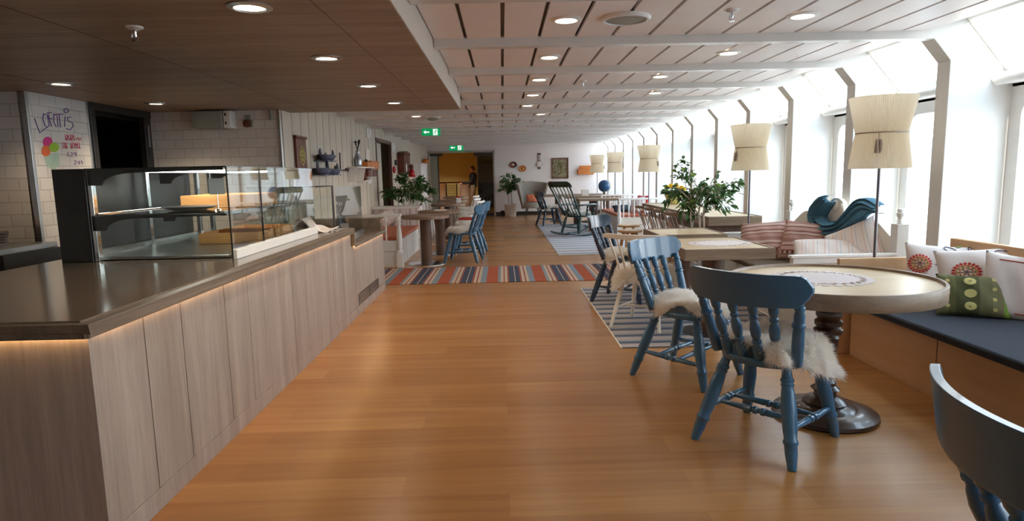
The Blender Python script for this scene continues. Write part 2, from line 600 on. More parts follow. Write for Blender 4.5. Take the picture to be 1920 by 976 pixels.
def thing(name, label, cat, loc=(0, 0, 0), rz=0.0, group=None):
    o = bpy.data.objects.new(name, None)
    o.empty_display_size = 0.1
    COL.objects.link(o)
    o.location = loc
    o.rotation_euler = (0, 0, rz)
    return tag(o, label, cat, group)


def tag(o, label, cat, group=None, kind=None):
    o['label'] = label
    o['category'] = cat
    if group:
        o['group'] = group
    if kind:
        o['kind'] = kind
    return o


def struct(o, label=None):
    o['kind'] = 'structure'
    if label:
        o['label'] = label
        o['category'] = label.split()[-1] if False else o.name.split('_')[0].split('.')[0]
    return o


def dup(root, loc, rz, label, group=None):
    """copy of a thing with copies of its parts and their sub-parts"""
    def cp(o, par):
        c = o.copy()
        COL.objects.link(c)
        c.parent = par
        for ch in list(o.children):
            cp(ch, c)
        return c
    r = root.copy()
    COL.objects.link(r)
    for ch in list(root.children):
        cp(ch, r)
    r.location = loc
    r.rotation_euler = (0, 0, rz)
    r['label'] = label
    if group:
        r['group'] = group
    return r


def spot(name, loc, energy, color, angle=120, parent=None, radius=0.05):
    l = bpy.data.lights.new(name, 'SPOT')
    l.energy = energy
    l.color = color
    l.spot_size = math.radians(angle)
    l.spot_blend = 0.6
    l.shadow_soft_size = radius
    o = bpy.data.objects.new(name, l)
    COL.objects.link(o)
    o.location = loc
    if parent:
        o.parent = parent
    return o


# ================================================================== ROOM SHELL
Y0, YB = -2.6, 21.0
MB().box((-6.0, Y0, -0.12), (3.75, 30.5, 0)).build('floor', M['floor'])['kind'] = 'structure'
BEAMS = [4.64 + 1.24 * k for k in range(-5, 13)]
SOFF_Y = 7.5

# ceiling: long panels with open joints, with a backing above the joints
c = MB()
P = 0.258
k0 = -22
x = k0 * P + 0.022
edges = []
while x < 3.06:
    a, b = x + 0.0125, min(x + P - 0.0125, 3.06)
    x0 = max(a, -2.42)
    if b > x0:
        y0 = Y0 if b > -0.47 else SOFF_Y
        if b > -0.47 and x0 < -0.47:
            c.box((x0, SOFF_Y, 2.30), (b, YB, 2.325))
            c.box((-0.46, Y0, 2.30), (b, SOFF_Y, 2.325))
        else:
            c.box((x0, y0, 2.30), (b, YB, 2.325))
    x += P
c.box((-2.6, Y0, 2.34), (3.08, YB, 2.42), 1)
c.build('ceiling', [M['ceiling'], M['groove']])['kind'] = 'structure'
for k, y in enumerate(BEAMS):
    xa = -0.465 if y + 0.1 < SOFF_Y else -2.42
    o = MB().box((xa, y, 2.243), (3.10, y + 0.095, 2.31)).build('ceiling_beam', M['beam'], bevel=0.004)
    o['kind'] = 'structure'

# lowered ceiling over the counter
s = MB().box((-6.0, Y0, 2.10), (-0.47, SOFF_Y, 2.14))
s.build('ceiling_lowered_wood', M['soffit'])['kind'] = 'structure'
s = MB().box((-0.478, Y0, 2.104), (-0.466, SOFF_Y, 2.42)).box((-2.42, SOFF_Y - 0.01, 2.104), (-0.47, SOFF_Y, 2.42))
s.build('trim_soffit_edge', M['soffit_side'])['kind'] = 'structure'
s = MB()
for xx in (-0.8, -2.1, -3.4):
    s.box((xx - 0.0015, Y0, 2.0985), (xx + 0.0015, SOFF_Y, 2.1005))
s.build('trim_soffit_joint', M['counter_gap'])['kind'] = 'structure'

# left wall of vertical boards with an open doorway (y 12.4 .. 14.1)
w = MB()
def board_run(w, ya, yb, z0, z1):
    y = ya
    while y < yb - 0.01:
        e = min(y + 0.325, yb)
        w.box((-2.44, y + 0.009, z0), (-2.42, e - 0.009, z1))
        y = e
board_run(w, 7.19, 12.42, 0, 2.34)
board_run(w, 12.42, 14.05, 2.06, 2.34)
board_run(w, 14.05, YB, 0, 2.34)
w.box((-2.56, 7.16, 0), (-2.44, 12.42, 2.4), 1).box((-2.56, 12.42, 2.06), (-2.44, 14.05, 2.4), 1).box((-2.56, 14.05, 0), (-2.44, YB, 2.4), 1)
w.build('wall_left', [M['boards'], M['board_gap']])['kind'] = 'structure'
# room behind the doorway, in the dark
w = MB().box((-4.6, 11.6, 0), (-4.5, 15.2, 2.4)).box((-4.5, 11.5, 0), (-2.56, 11.6, 2.4)).box((-4.5, 15.2, 0), (-2.56, 15.3, 2.4)).box((-4.6, 11.5, 2.3), (-2.56, 15.3, 2.4))
w.build('wall_side_passage', M['boards'])['kind'] = 'structure'
w = MB().box((-2.47, 12.38, 0), (-2.405, 12.46, 2.08)).box((-2.47, 14.01, 0), (-2.405, 14.09, 2.08)).box((-2.47, 12.38, 2.03), (-2.405, 14.09, 2.10))
w.build('trim_1', M['walnut'], bevel=0.004)['kind'] = 'structure'
dr = thing('door_1', 'brown wooden door standing half open in the left wall', 'door', (-2.47, 12.5, 0))
dr['kind'] = 'structure'
del dr['category'], dr['label']
MB().box((-0.05, 0, 0.01), (-0.01, 0.75, 2.02)).build('door_leaf', M['boards'], dr, bevel=0.003)
MB().tube([(0.0, 0.67, 1.0), (0.045, 0.67, 1.0), (0.045, 0.56, 1.0)], 0.009).build('door_handle', M['chrome'], dr, smooth=True)
MB().box((-2.42, 7.19, 0), (-2.408, 12.38, 0.07)).box((-2.42, 14.09, 0), (-2.408, YB, 0.07)).build('baseboard_left', M['boards'])['kind'] = 'structure'

# kitchen walls in white metro tile
MB().box((-3.86, 7.15, 0), (-2.43, 7.17, 2.12)).build('wall_kitchen_back', M['tile_y'])['kind'] = 'structure'
wk = MB().box((-3.95, 5.37, 0), (-3.86, 6.12, 2.12)).build('wall_kitchen_side', M['tile_x'])
wk['kind'] = 'structure'
MB().box((-6.0, 5.35, 0), (-3.93, 5.43, 2.12)).build('wall_kitchen_left', M['tile_y'])['kind'] = 'structure'
w = MB()
w.box((-3.90, 5.335, 0), (-3.855, 5.37, 2.10)).box((-3.87, 6.10, 0), (-3.852, 6.13, 2.10))
w.box((-2.452, 7.135, 0), (-2.425, 7.19, 2.10))
w.build('trim_2', M['steel'], bevel=0.002)['kind'] = 'structure'
w = MB().box((-3.90, 6.13, 0), (-3.84, 6.20, 2.10)).box((-3.90, 7.02, 0), (-3.84, 7.15, 2.10)).box((-3.90, 6.13, 2.03), (-3.83, 7.15, 2.10))
w.box((-3.835, 7.05, 1.72), (-3.815, 7.07, 1.95), 1)
w.build('trim_3', [M['dark_steel'], M['steel']], bevel=0.003)['kind'] = 'structure'
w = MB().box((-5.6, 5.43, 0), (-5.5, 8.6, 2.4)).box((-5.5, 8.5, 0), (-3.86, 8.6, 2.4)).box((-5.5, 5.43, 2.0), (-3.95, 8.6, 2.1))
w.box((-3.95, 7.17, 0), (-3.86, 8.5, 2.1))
w.build('wall_pantry', M['black'])['kind'] = 'structure'  # walls coloured black to stand for the darkness of the unlit room
MB().box((-6.0, Y0, 0), (-5.9, 5.35, 2.12)).build('wall_kitchen_far_left', M['tile_x'])['kind'] = 'structure'
MB().box((-6.1, Y0 - 0.1, 0), (3.9, Y0, 2.7)).build('wall_behind', M['wallwhite'])['kind'] = 'structure'

# back wall with the glazed doorway (x -2.42 .. -0.25)
w = MB().box((-0.24, YB, 0), (3.9, YB + 0.12, 2.42)).box((-2.5, YB, 2.12), (-0.24, YB + 0.12, 2.42))
w.build('wall_back', M['wallwhite'])['kind'] = 'structure'
MB().box((-0.24, YB - 0.015, 0), (3.7, YB, 0.12)).build('baseboard_back', M['dark_steel'])['kind'] = 'structure'
w = MB().box((-2.44, YB - 0.03, 0), (-2.36, YB + 0.1, 2.12)).box((-0.29, YB - 0.03, 0), (-0.24, YB + 0.1, 2.12)).box((-2.44, YB - 0.03, 2.07), (-0.24, YB + 0.1, 2.13))
w.build('trim_4', M['steel'], bevel=0.003)['kind'] = 'structure'
d2 = thing('door_2', '', 'door', (-0.3, YB + 0.03, 0))
del d2['category'], d2['label']
d2['kind'] = 'structure'
MB().box((-0.50, 0, 0.02), (0, 0.012, 2.06)).build('glass_pane', M['door_glass'], d2)
MB().box((-0.62, -0.03, 1.96), (-0.04, 0.04, 2.06)).box((-0.52, -0.012, 0.0), (-0.50, 0.03, 2.06)).box((-0.50, -0.02, 0.0), (0, 0.03, 0.09)).build('door_rail', M['dark_steel'], d2, bevel=0.003)
d3 = thing('door_3', '', 'door', (-2.36, YB + 0.03, 0))
del d3['category'], d3['label']
d3['kind'] = 'structure'
MB().box((0.02, 0, 0.02), (0.26, 0.012, 2.06)).build('glass_pane', M['frost'], d3)
MB().box((0.0, -0.03, 1.98), (0.42, 0.04, 2.06)).box((0.26, -0.012, 0.0), (0.29, 0.03, 2.06)).build('door_rail', M['dark_steel'], d3, bevel=0.003)

# lobby behind the glazed doorway
w = MB().box((-6, 29.4, 0), (1.5, 29.5, 2.5)).box((-6.1, YB + 0.12, 0), (-6, 29.5, 2.5)).box((1.4, YB + 0.12, 0), (1.5, 29.5, 2.5)).box((-6, YB + 0.02, 0), (-2.5, YB + 0.12, 2.5))
w.build('wall_lobby', M['yellow_wall'])['kind'] = 'structure'
MB().box((-6, YB + 0.12, 2.36), (1.5, 29.5, 2.46)).build('ceiling_lobby', M['wallwhite'])['kind'] = 'structure'

# window side: ribs, sloped rooflights, windows, header
RY = [4.66 + 1.24 * k for k in range(-6, 13)]
prof = [(3.055, 2.305), (3.235, 2.095), (3.235, 0.0), (3.80, 0.0), (3.80, 1.90), (3.30, 2.47), (3.08, 2.47), (3.055, 2.40)]
for y in RY:
    o = MB().prism(prof, y, y + 0.14, 'xz').build('wall_rib', M['rib'], bevel=0.004)
    o['kind'] = 'structure'
MB().box((3.05, Y0, 2.32), (3.10, YB, 2.44)).box((3.05, Y0, 2.40), (3.34, YB, 2.44)).build('trim_header', M['rib'])['kind'] = 'structure'


def rrect(y0, y1, z0, z1, r, n=6):
    p = []
    for cy, cz, a0 in ((y1 - r, z1 - r, 0), (y0 + r, z1 - r, 90), (y0 + r, z0 + r, 180), (y1 - r, z0 + r, 270)):
        for i in range(n + 1):
            a = math.radians(a0 + 90 * i / n)
            p.append((cy + r * math.cos(a), cz + r * math.sin(a)))
    return p


def ring_faces(mb, outer, inner, x0, x1, mi=0):
    """plate between two loops of equal length in the yz plane, x0..x1"""
    k = len(outer)
    v = [(x0, *p) for p in outer] + [(x0, *p) for p in inner] + [(x1, *p) for p in outer] + [(x1, *p) for p in inner]
    f = []
    for i in range(k):
        j = (i + 1) % k
        f += [(i, j, k + j, k + i), (2 * k + i, 3 * k + i, 3 * k + j, 2 * k + j), (k + i, k + j, 3 * k + j, 3 * k + i), (i, 2 * k + i, 2 * k + j, j)]
    mb.add(v, f, mi)


wn_i = 0
for i, y in enumerate(RY):
    ya, yb = y + 0.14, y + 1.24
    if i == len(RY) - 1:
        yb = YB
    wn_i += 1
    win = bpy.data.objects.new('window_%d' % wn_i, None)
    COL.objects.link(win)
    win['kind'] = 'structure'
    fr = MB()
    inner = rrect(ya + 0.10, yb - 0.10, 0.60, 1.80, 0.11)
    # outer loop matched point by point to the rectangle's border
    outer = []
    cy, cz = (ya + yb) / 2, 1.2
    for (py, pz) in inner:
        outer.append((ya if py < cy - 0.25 else yb if py > cy + 0.25 else py, 0.45 if pz < 0.9 else 1.92 if pz > 1.5 else pz))
    ring_faces(fr, outer, inner, 3.70, 3.76)
    fr.build('window_frame', M['white'], win, bevel=0.0)
    MB().box((3.735, ya + 0.08, 0.58), (3.741, yb - 0.08, 1.82)).build('window_pane', M['window_glass'], win)
    # rooflight sloping from (3.30,2.42) to (3.66,2.00)
    a, b = Vector((3.32, 0, 2.39)), Vector((3.655, 0, 2.005))
    sk = MB()
    d = (b - a).normalized()
    nrm = Vector((d.z, 0, -d.x)) * -1
    def SP(s_, t_, h_):
        q = a + (b - a) * s_ + nrm * h_
        return (q.x, t_, q.z)
    for (s0, s1, t0, t1) in ((-0.02, 0.06, ya, yb), (0.90, 1.05, ya, yb), (0.06, 0.90, ya, ya + 0.035), (0.06, 0.90, yb - 0.035, yb)):
        vv = [SP(ss, tt, hh) for hh in (0, 0.03) for (ss, tt) in ((s0, t0), (s1, t0), (s1, t1), (s0, t1))]
        sk.add(vv, [(3, 2, 1, 0), (4, 5, 6, 7), (0, 1, 5, 4), (1, 2, 6, 5), (2, 3, 7, 6), (3, 0, 4, 7)])
    sk.build('rooflight_frame', M['white'], win)
    g = MB()
    vv = [SP(ss, tt, hh) for hh in (0.012, 0.018) for (ss, tt) in ((0.04, ya + 0.02), (0.92, ya + 0.02), (0.92, yb - 0.02), (0.04, yb - 0.02))]
    g.add(vv, [(3, 2, 1, 0), (4, 5, 6, 7), (0, 1, 5, 4), (1, 2, 6, 5), (2, 3, 7, 6), (3, 0, 4, 7)])
    g.build('rooflight_pane', M['window_glass'], win)
    # roller blind under the rooflight
    rb = MB().turned((3.585, ya, 1.955), (3.585, yb, 1.955), [(0, 0.03), (0.001, 0.045), (0.999, 0.045), (1, 0.03)], 16)
    rb.box((3.60, ya, 1.925), (3.70, yb, 1.965))
    rb.build('roller_blind', M['white'], win, smooth=40)
    MB().box((3.70, ya, 1.90), (3.76, yb, 2.03)).box((3.70, ya, 0), (3.76, yb, 0.46)).build('window_panel', M['white'], win)
    MB().box((3.50, ya, 0.455), (3.72, yb, 0.485)).build('window_sill', M['white'], win, bevel=0.004)

# outside: deck edge, sea and a far hill
MB().box((3.80, -20, -0.4), (6.0, 60, -0.2)).build('ground_deck', M['wallwhite'])['kind'] = 'structure'
MB().box((-1500, -1500, -12.2), (1500, 2500, -12)).build('ground_sea', M['sea'])['kind'] = 'structure'
h = MB()
def hill_pt(u, w_):
    xx = 420 + 260 * u
    yy = 380 + 500 * w_
    zz = -14 + 75 * math.sin(PI * u) * math.sin(PI * w_) * (0.8 + 0.2 * math.sin(9 * u + 5 * w_) + 0.12 * math.sin(23 * u - 17 * w_))
    return (xx, yy, zz)
h.grid(hill_pt, 30, 30)
h.build('ground_far_hills', M['hill'], smooth=True)['kind'] = 'structure'

# ================================================================== SERVING COUNTER
BX = -1.45
ct = thing('serving_counter', 'long serving counter with grey oak boarded front, lit from under its worktop', 'counter', (0, 0, 0))
b = MB().box((-2.70, 2.18, 0), (BX - 0.012, 7.60, 0.70)).box((-2.70, 2.18, 0.70), (BX - 0.012, 6.00, 0.835))
b.build('body', M['counter_gap'], ct)
gro = [2.18, 2.506, 2.80, 3.243, 3.541, 4.296, 4.583, 5.341, 5.659, 6.002, 6.28, 6.51, 7.05, 7.38, 7.60]
b = MB()
for i in range(len(gro) - 1):
    top = 0.833 if gro[i] < 5.9 else 0.698
    b.box((BX - 0.012, gro[i] + (0.003 if i else 0), 0.09), (BX, gro[i + 1] - 0.003, top))
b.box((BX - 0.012, 2.18, 0.0), (BX + 0.002, 7.60, 0.088))
b.build('front_panel', M['counter_front'], ct, bevel=0.0015)
b = MB()
for x0, x1 in ((-2.70, -2.30), (-2.297, -1.86), (-1.857, BX)):
    b.box((x0, 2.168, 0.0), (x1, 2.18, 0.833))
b.build('end_panel', M['counter_front'], ct, bevel=0.0015)
b = MB().box((-2.72, 7.60, 0.0), (BX, 7.615, 0.80))
b.build('end_panel', M['counter_front'], ct)
# worktop: stone slab with smoked oak edge
b = MB().box((-2.78, 2.17, 0.858), (BX - 0.02, 6.05, 0.878)).box((-2.78, 6.05, 0.712), (BX - 0.02, 7.42, 0.728)).box((-2.78, 7.42, 0.86), (BX + 0.02, 7.62, 0.876))
b.build('worktop', M['stone'], ct, bevel=0.004)
b = MB().box((BX - 0.03, 2.135, 0.840), (BX + 0.028, 6.08, 0.872)).box((BX + 0.016, 2.135, 0.822), (BX + 0.028, 6.08, 0.840))
b.box((-2.80, 2.135, 0.840), (BX - 0.03, 2.175, 0.872)).box((-2.80, 2.135, 0.822), (BX + 0.016, 2.147, 0.840)).box((BX + 0.016, 6.08, 0.686), (BX + 0.028, 7.62, 0.70)).box((BX - 0.3, 6.04, 0.70), (BX + 0.028, 6.08, 0.836))
b.box((BX - 0.03, 6.08, 0.70), (BX + 0.028, 7.62, 0.722)).box((-2.2, 7.40, 0.712), (BX + 0.02, 7.42, 0.872))
b.build('worktop_edge', M['counter_edge'], ct, bevel=0.004)
for lo_, hi_ in (((BX + 0.001, 2.20, 0.8335), (BX + 0.013, 5.99, 0.8395)), ((-2.70, 2.15, 0.8335), (BX, 2.165, 0.8395)), ((BX + 0.001, 6.10, 0.6935), (BX + 0.013, 7.58, 0.6995))):
    MB().box(lo_, hi_).build('led_strip', M['led'], ct)
b = MB()
for j in range(2):
    for q in range(6):
        y0 = 6.22 + j * 0.50
        z = 0.095 + q * 0.018
        b.box((BX + 0.0005, y0, z), (BX + 0.004, y0 + 0.47, z + 0.010), 0)
b.box((BX - 0.0005, 6.20, 0.089), (BX + 0.0012, 7.22, 0.205), 1)
b.build('vent_grille', [M['steel'], M['black']], ct)

# display case on the counter
dc = thing('display_case', 'glass food display case standing on the serving counter', 'display case', (0, 0, 0.878))
b = MB().box((-2.66, 3.82, 0), (-2.47, 3.86, 0.555)).box((-2.66, 3.86, 0), (-2.62, 5.40, 0.555))
b.build('end_cabinet', M['dark_steel'], dc, bevel=0.004)
for lo_, hi_ in (((-2.465, 3.83, 0), (-2.44, 3.87, 0.55)), ((-2.58, 4.62, 0), (-2.55, 4.66, 0.55)), ((-2.58, 5.38, 0), (-2.55, 5.42, 0.55)), ((-2.47, 5.38, 0), (-2.44, 5.42, 0.55))):
    MB().box(lo_, hi_).build('post', M['chrome'], dc, bevel=0.003)
def bracket(b, y, z):
    pts = [(-2.46, z), (-1.66, z), (-1.66, z - 0.012), (-2.20, z - 0.02)]
    for i in range(7):
        a = i / 6 * PI / 2
        pts.append((-2.38 + 0.18 * (1 - math.sin(a)) * 1.0 - 0.0, z - 0.02 - 0.07 * (1 - math.cos(a))))
    pts.append((-2.46, z - 0.09))
    b.prism(pts, y, y + 0.012, 'xz')
b = MB()
for yy in (3.83, 4.63, 5.40):
    bracket(b, yy, 0.545)
    bracket(b, yy, 0.275)
b.box((-2.47, 3.82, 0.545), (-1.635, 5.42, 0.556)).build('roof_frame', M['dark_steel'], dc)
b = MB().box((-2.44, 3.85, 0.272), (-1.68, 5.40, 0.282))
b.build('shelf', M['glass'], dc)
MB().box((-1.70, 3.85, 0.258), (-1.675, 5.40, 0.288)).box((-2.46, 3.85, 0.26), (-2.44, 5.40, 0.29)).build('shelf_rail', M['chrome'], dc, bevel=0.003)
b = MB().box((-2.20, 3.95, 0.528), (-1.95, 4.55, 0.542)).box((-2.20, 4.75, 0.528), (-1.95, 5.35, 0.542))
b.build('case_lamp', M['case_lamp'], dc)
MB().box((-2.60, 3.87, 0.004), (-1.68, 5.40, 0.02)).box((-2.60, 3.87, 0.02), (-2.57, 5.40, 0.05)).build('deck', M['steel'], dc, bevel=0.003)
MB().box((-1.635, 3.80, 0.0), (-1.60, 5.48, 0.058)).build('base_rail', M['white'], dc, bevel=0.004)
b = MB().box((-1.628, 3.80, 0.0585), (-1.620, 4.30, 0.553))
b.build('front_glass', M['glass'], dc)
b = MB().box((-1.628, 4.305, 0.0585), (-1.620, 5.48, 0.553))
b.build('front_glass', M['glass'], dc)
MB().box((-2.44, 3.80, 0.02), (-1.63, 3.806, 0.545)).build('side_glass', M['glass'], dc)
MB().box((-1.63, 3.796, 0.0), (-1.622, 3.801, 0.55)).build('glass_seam', M['dark_steel'], dc)
MB().box((-1.629, 4.300, 0.0), (-1.619, 4.305, 0.55)).build('glass_seam', M['dark_steel'], dc)

gs = thing('glass_screen', 'low framed glass screen behind the larger display case', 'glass screen', (0, 0, 0.878))
MB().box((-2.4, 6.02, 0.0), (-1.61, 6.028, 0.39)).build('glass_pane', M['glass'], gs)
b = MB().box((-1.61, 6.015, 0.0), (-1.592, 6.033, 0.40)).box((-2.4, 6.018, 0.39), (-1.592, 6.031, 0.40)).box((-1.605, 5.50, 0.39), (-1.597, 6.03, 0.398))
b.build('frame', M['dark_steel'], gs, bevel=0.002)
gs = thing('glass_screen', 'free standing glass pane over the lowered far end of the counter', 'glass screen', (0, 0, 0.728))
MB().box((-1.624, 6.20, 0.035), (-1.616, 7.30, 0.535)).build('glass_pane', M['glass'], gs)
MB().box((-1.645, 6.2, 0.0), (-1.595, 7.30, 0.035)).build('base_rail', M['steel'], gs, bevel=0.003)


def crate(loc, rz, w_, d_, h_, label, grp):
    t = thing('wooden_crate', label, 'crate', loc, rz, grp)
    MB().box((-w_ / 2, -d_ / 2, 0), (w_ / 2, d_ / 2, 0.012)).build('base', M['pine'], t)
    b = MB().box((-w_ / 2, -d_ / 2, 0.0125), (w_ / 2, -d_ / 2 + 0.012, h_)).box((-w_ / 2, d_ / 2 - 0.012, 0.0125), (w_ / 2, d_ / 2, h_))
    b.box((-w_ / 2, -d_ / 2 + 0.0125, 0.0125), (-w_ / 2 + 0.012, d_ / 2 - 0.0125, h_)).box((w_ / 2 - 0.012, -d_ / 2 + 0.0125, 0.0125), (w_ / 2, d_ / 2 - 0.0125, h_))
    b.build('side_board', M['pine'], t, bevel=0.002)
    return t
crate((-2.02, 4.78, 1.162), 0.1, 0.50, 0.60, 0.085, 'pine tray on the upper glass shelf of the display case', None)
crate((-1.98, 4.74, 0.900), 0.05, 0.42, 0.36, 0.075, 'pine tray on the steel deck, nearer of the two in the case', 'pine trays on the case deck')
crate((-1.98, 5.16, 0.900), -0.05, 0.42, 0.36, 0.075, 'pine tray on the steel deck, farther of the two in the case', 'pine trays on the case deck')
pl = MB().turned((0, 0, 0), (0, 0, 1), [(0, 0.10), (0.008, 0.13), (0.02, 0.17), (0.024, 0.17), (0.012, 0.12), (0.01, 0.02)], 28)
pl = pl.build('serving_plate', M['dark_steel'], smooth=40, loc=(-2.05, 4.20, 1.162))
tag(pl, 'dark round plate on the upper glass shelf of the display case', 'plate')
sg = thing('menu_sign', 'small white price card on a wire stand inside the display case', 'sign', (-1.80, 4.05, 1.162), 0.3)
MB().box((-0.045, -0.002, 0.10), (0.045, 0.002, 0.20)).build('card', M['paper'], sg)
MB().tube([(0, 0, 0.006), (0, 0, 0.10)], 0.003).turned((0, 0, 0), (0, 0, 0.008), [(0, 0.025), (1, 0.02)], 12).build('stand', M['chrome'], sg, smooth=40)
# folded white cloth on the counter
def cloth_pt(u, w_):
    return (-1.85 + 0.30 * u + 0.02 * math.sin(7 * w_), 5.52 + 0.42 * w_, 0.895 + 0.13 * max(0, 1 - abs(u - 0.35) * 3.0) * (0.5 + 0.5 * math.cos(3.0 * w_ - 0.6)) + 0.01 * math.sin(11 * u + 9 * w_))
o = MB().grid(cloth_pt, 26, 26).build('folded_cloth', M['lace'], smooth=True)
so = o.modifiers.new('thick', 'SOLIDIFY')
so.thickness = 0.008
tag(o, 'white folded cloth lying on the worktop at the end of the display case', 'cloth')
o = thing('paper_stack', 'white papers lying on the lowered worktop behind the glass', 'papers', (-1.9, 6.75, 0.728), 0.2)
MB().box((-0.15, -0.21, 0), (0.15, 0.21, 0.03)).build('sheet_stack', M['paper'], o, bevel=0.002)
MB().box((-0.14, -0.2, 0.031), (0.15, 0.2, 0.036)).build('cover_sheet', M['paper'], o)

# back counter with oven at the far left of the kitchen
bc = thing('back_counter', 'stainless steel kitchen counter with a built in oven under the left tile wall', 'counter', (0, 0, 0))
MB().box((-5.6, 4.70, 0.83), (-3.72, 5.32, 0.875)).build('worktop', M['steel'], bc, bevel=0.004)
MB().box((-5.6, 4.76, 0.06), (-3.76, 5.30, 0.828)).build('body', M['steel'], bc)
MB().box((-4.02, 4.735, 0.58), (-3.74, 4.76, 0.80)).box((-3.78, 4.70, 0.30), (-3.70, 5.33, 0.828)).build('oven_front', M['black'], bc, bevel=0.004)
MB().box((-3.98, 4.728, 0.70), (-3.90, 4.735, 0.77)).build('control_display', M['steel'], bc)
MB().tube([(-3.98, 4.71, 0.62), (-3.78, 4.71, 0.62)], 0.008).box((-3.98, 4.71, 0.61), (-3.97, 4.735, 0.63)).box((-3.79, 4.71, 0.61), (-3.78, 4.735, 0.63)).build('oven_handle', M['chrome'], bc)
MB().box((-5.5, 4.80, 0), (-3.85, 5.28, 0.06)).build('plinth', M['black'], bc)
bk = thing('bread_basket', 'dark basket holding a wooden board on the steel back counter', 'basket', (-4.12, 5.0, 0.876))
b = MB()
for q in range(5):
    b.box((-0.15 - q * 0.004, -0.11 - q * 0.003, q * 0.022), (0.15 + q * 0.004, 0.11 + q * 0.003, q * 0.022 + 0.019))
b.build('basket_body', M['espresso'], bk, bevel=0.006)
MB().box((-0.20, -0.10, 0.109), (0.12, 0.10, 0.135)).build('wooden_board', M['pine'], bk, bevel=0.004)

# tile wall drawing: LOFOTIS with an ice cream and prices
def stroke(b, pts, r=0.004):
    b.tube([(-3.858, yy, zz) for yy, zz in pts], r, 6)
def wpt(u, v):
    q = on_x(u, v, -3.858)
    return (q.y, q.z)
b = MB()
U = lambda x_, y_: wpt(40 + x_ / 6.97, 180 + y_ / 6.97)
for s_ in ([(170, 290), (240, 480), (345, 400)],
           [(290, 230), (280, 300), (310, 390), (340, 410), (365, 380), (340, 250), (290, 230)],
           [(350, 240), (395, 400)], [(335, 225), (395, 215)], [(355, 300), (400, 290)],
           [(425, 230), (420, 330), (455, 400), (480, 400), (470, 260), (425, 230)],
           [(490, 230), (512, 410)], [(455, 235), (550, 235)],
           [(570, 270), (565, 400)],
           [(650, 275), (600, 280), (610, 330), (660, 340), (680, 390), (640, 440), (590, 425)]):
    stroke(b, [U(*p) for p in s_])
cp = [U(585 + 30 * math.cos(t * PI / 5), 190 + 26 * math.sin(t * PI / 5)) for t in range(11)]
stroke(b, cp)
for s_ in ([(610, 730), (610, 790)], [(630, 785), (634, 790)], [(645, 745), (668, 738), (672, 760), (645, 790), (680, 790)], [(715, 765), (695, 750), (700, 735), (718, 745), (716, 790)],
           [(690, 850), (712, 842), (716, 862), (690, 895), (725, 893)], [(752, 845), (735, 872), (770, 872)], [(758, 850), (758, 893)], [(800, 865), (780, 860), (782, 845), (798, 850), (797, 892)]):
    stroke(b, [U(*p) for p in s_], 0.0028)
b.build('lettering', M['purple_ink'], wk, smooth=True)
b = MB()
random.seed(3)
for (x0, x1, yy) in ((575, 700, 540), (725, 790, 560), (545, 610, 645), (645, 780, 645)):
    xx = x0
    while xx < x1 - 10:
        hgt = 38 if x0 != 725 else 18
        stroke(b, [U(xx, yy - hgt), U(xx + 4, yy + hgt)], 0.003)
        stroke(b, [U(xx, yy - hgt * random.choice((1, 0))), U(xx + 16, yy + random.choice((-1, 0, 1)) * hgt)], 0.003)
        xx += 22
b.build('lettering', M['pink_ink'], wk, smooth=True)
def blob(name, cx_, cy_, rx_, ry_, mat, off, flat=0.0):
    pts = []
    for t in range(28):
        a = 2 * PI * t / 28
        yy = cy_ + ry_ * math.sin(a)
        if flat and math.sin(a) > flat:
            yy = cy_ + ry_ * flat
        pts.append(U(cx_ + rx_ * math.cos(a), yy))
    MB().prism(pts, -3.8595, -3.8595 + off, 'yz').build(name, mat, wk)
cone = [U(300, 780), U(490, 735), U(500, 900), U(420, 975), U(330, 900)]
MB().prism(cone, -3.8597, -3.8585, 'yz').build('drawing', M['mint_s'], wk)
blob('drawing', 345, 600, 62, 70, M['magenta'], 0.0022)
blob('drawing', 322, 715, 58, 72, M['orange_s'], 0.0030)
blob('drawing', 425, 670, 66, 62, M['lime_s'], 0.0038)

ck = thing('wall_clock', 'small round white clock in the dark room behind the tile wall', 'clock', (0, 0, 0))
cpos = on_x(179, 229, -5.49)
MB().turned((-5.499, cpos.y, cpos.z), (-5.46, cpos.y, cpos.z), [(0, 0.10), (0.8, 0.10), (1, 0.09)], 24).build('rim', M['steel'], ck, smooth=40)
MB().turned((-5.4595, cpos.y, cpos.z), (-5.456, cpos.y, cpos.z), [(0, 0.09), (1, 0.09)], 24).build('dial', M['paper'], ck)
MB().box((-5.455, cpos.y - 0.003, cpos.z), (-5.452, cpos.y + 0.003, cpos.z + 0.07)).box((-5.455, cpos.y - 0.05, cpos.z - 0.003), (-5.452, cpos.y, cpos.z + 0.003)).build('clock_hand', M['black'], ck)
pn = thing('notice', 'two pale paper notices beside the clock in the dark room', 'notice', (0, 0, 0))
cpos = on_x(168, 228, -5.49)
MB().box((-5.499, cpos.y - 0.06, cpos.z + 0.01), (-5.495, cpos.y + 0.06, cpos.z + 0.09)).box((-5.499, cpos.y - 0.06, cpos.z - 0.10), (-5.495, cpos.y + 0.07, cpos.z - 0.02)).build('sheet', M['frost'], pn)

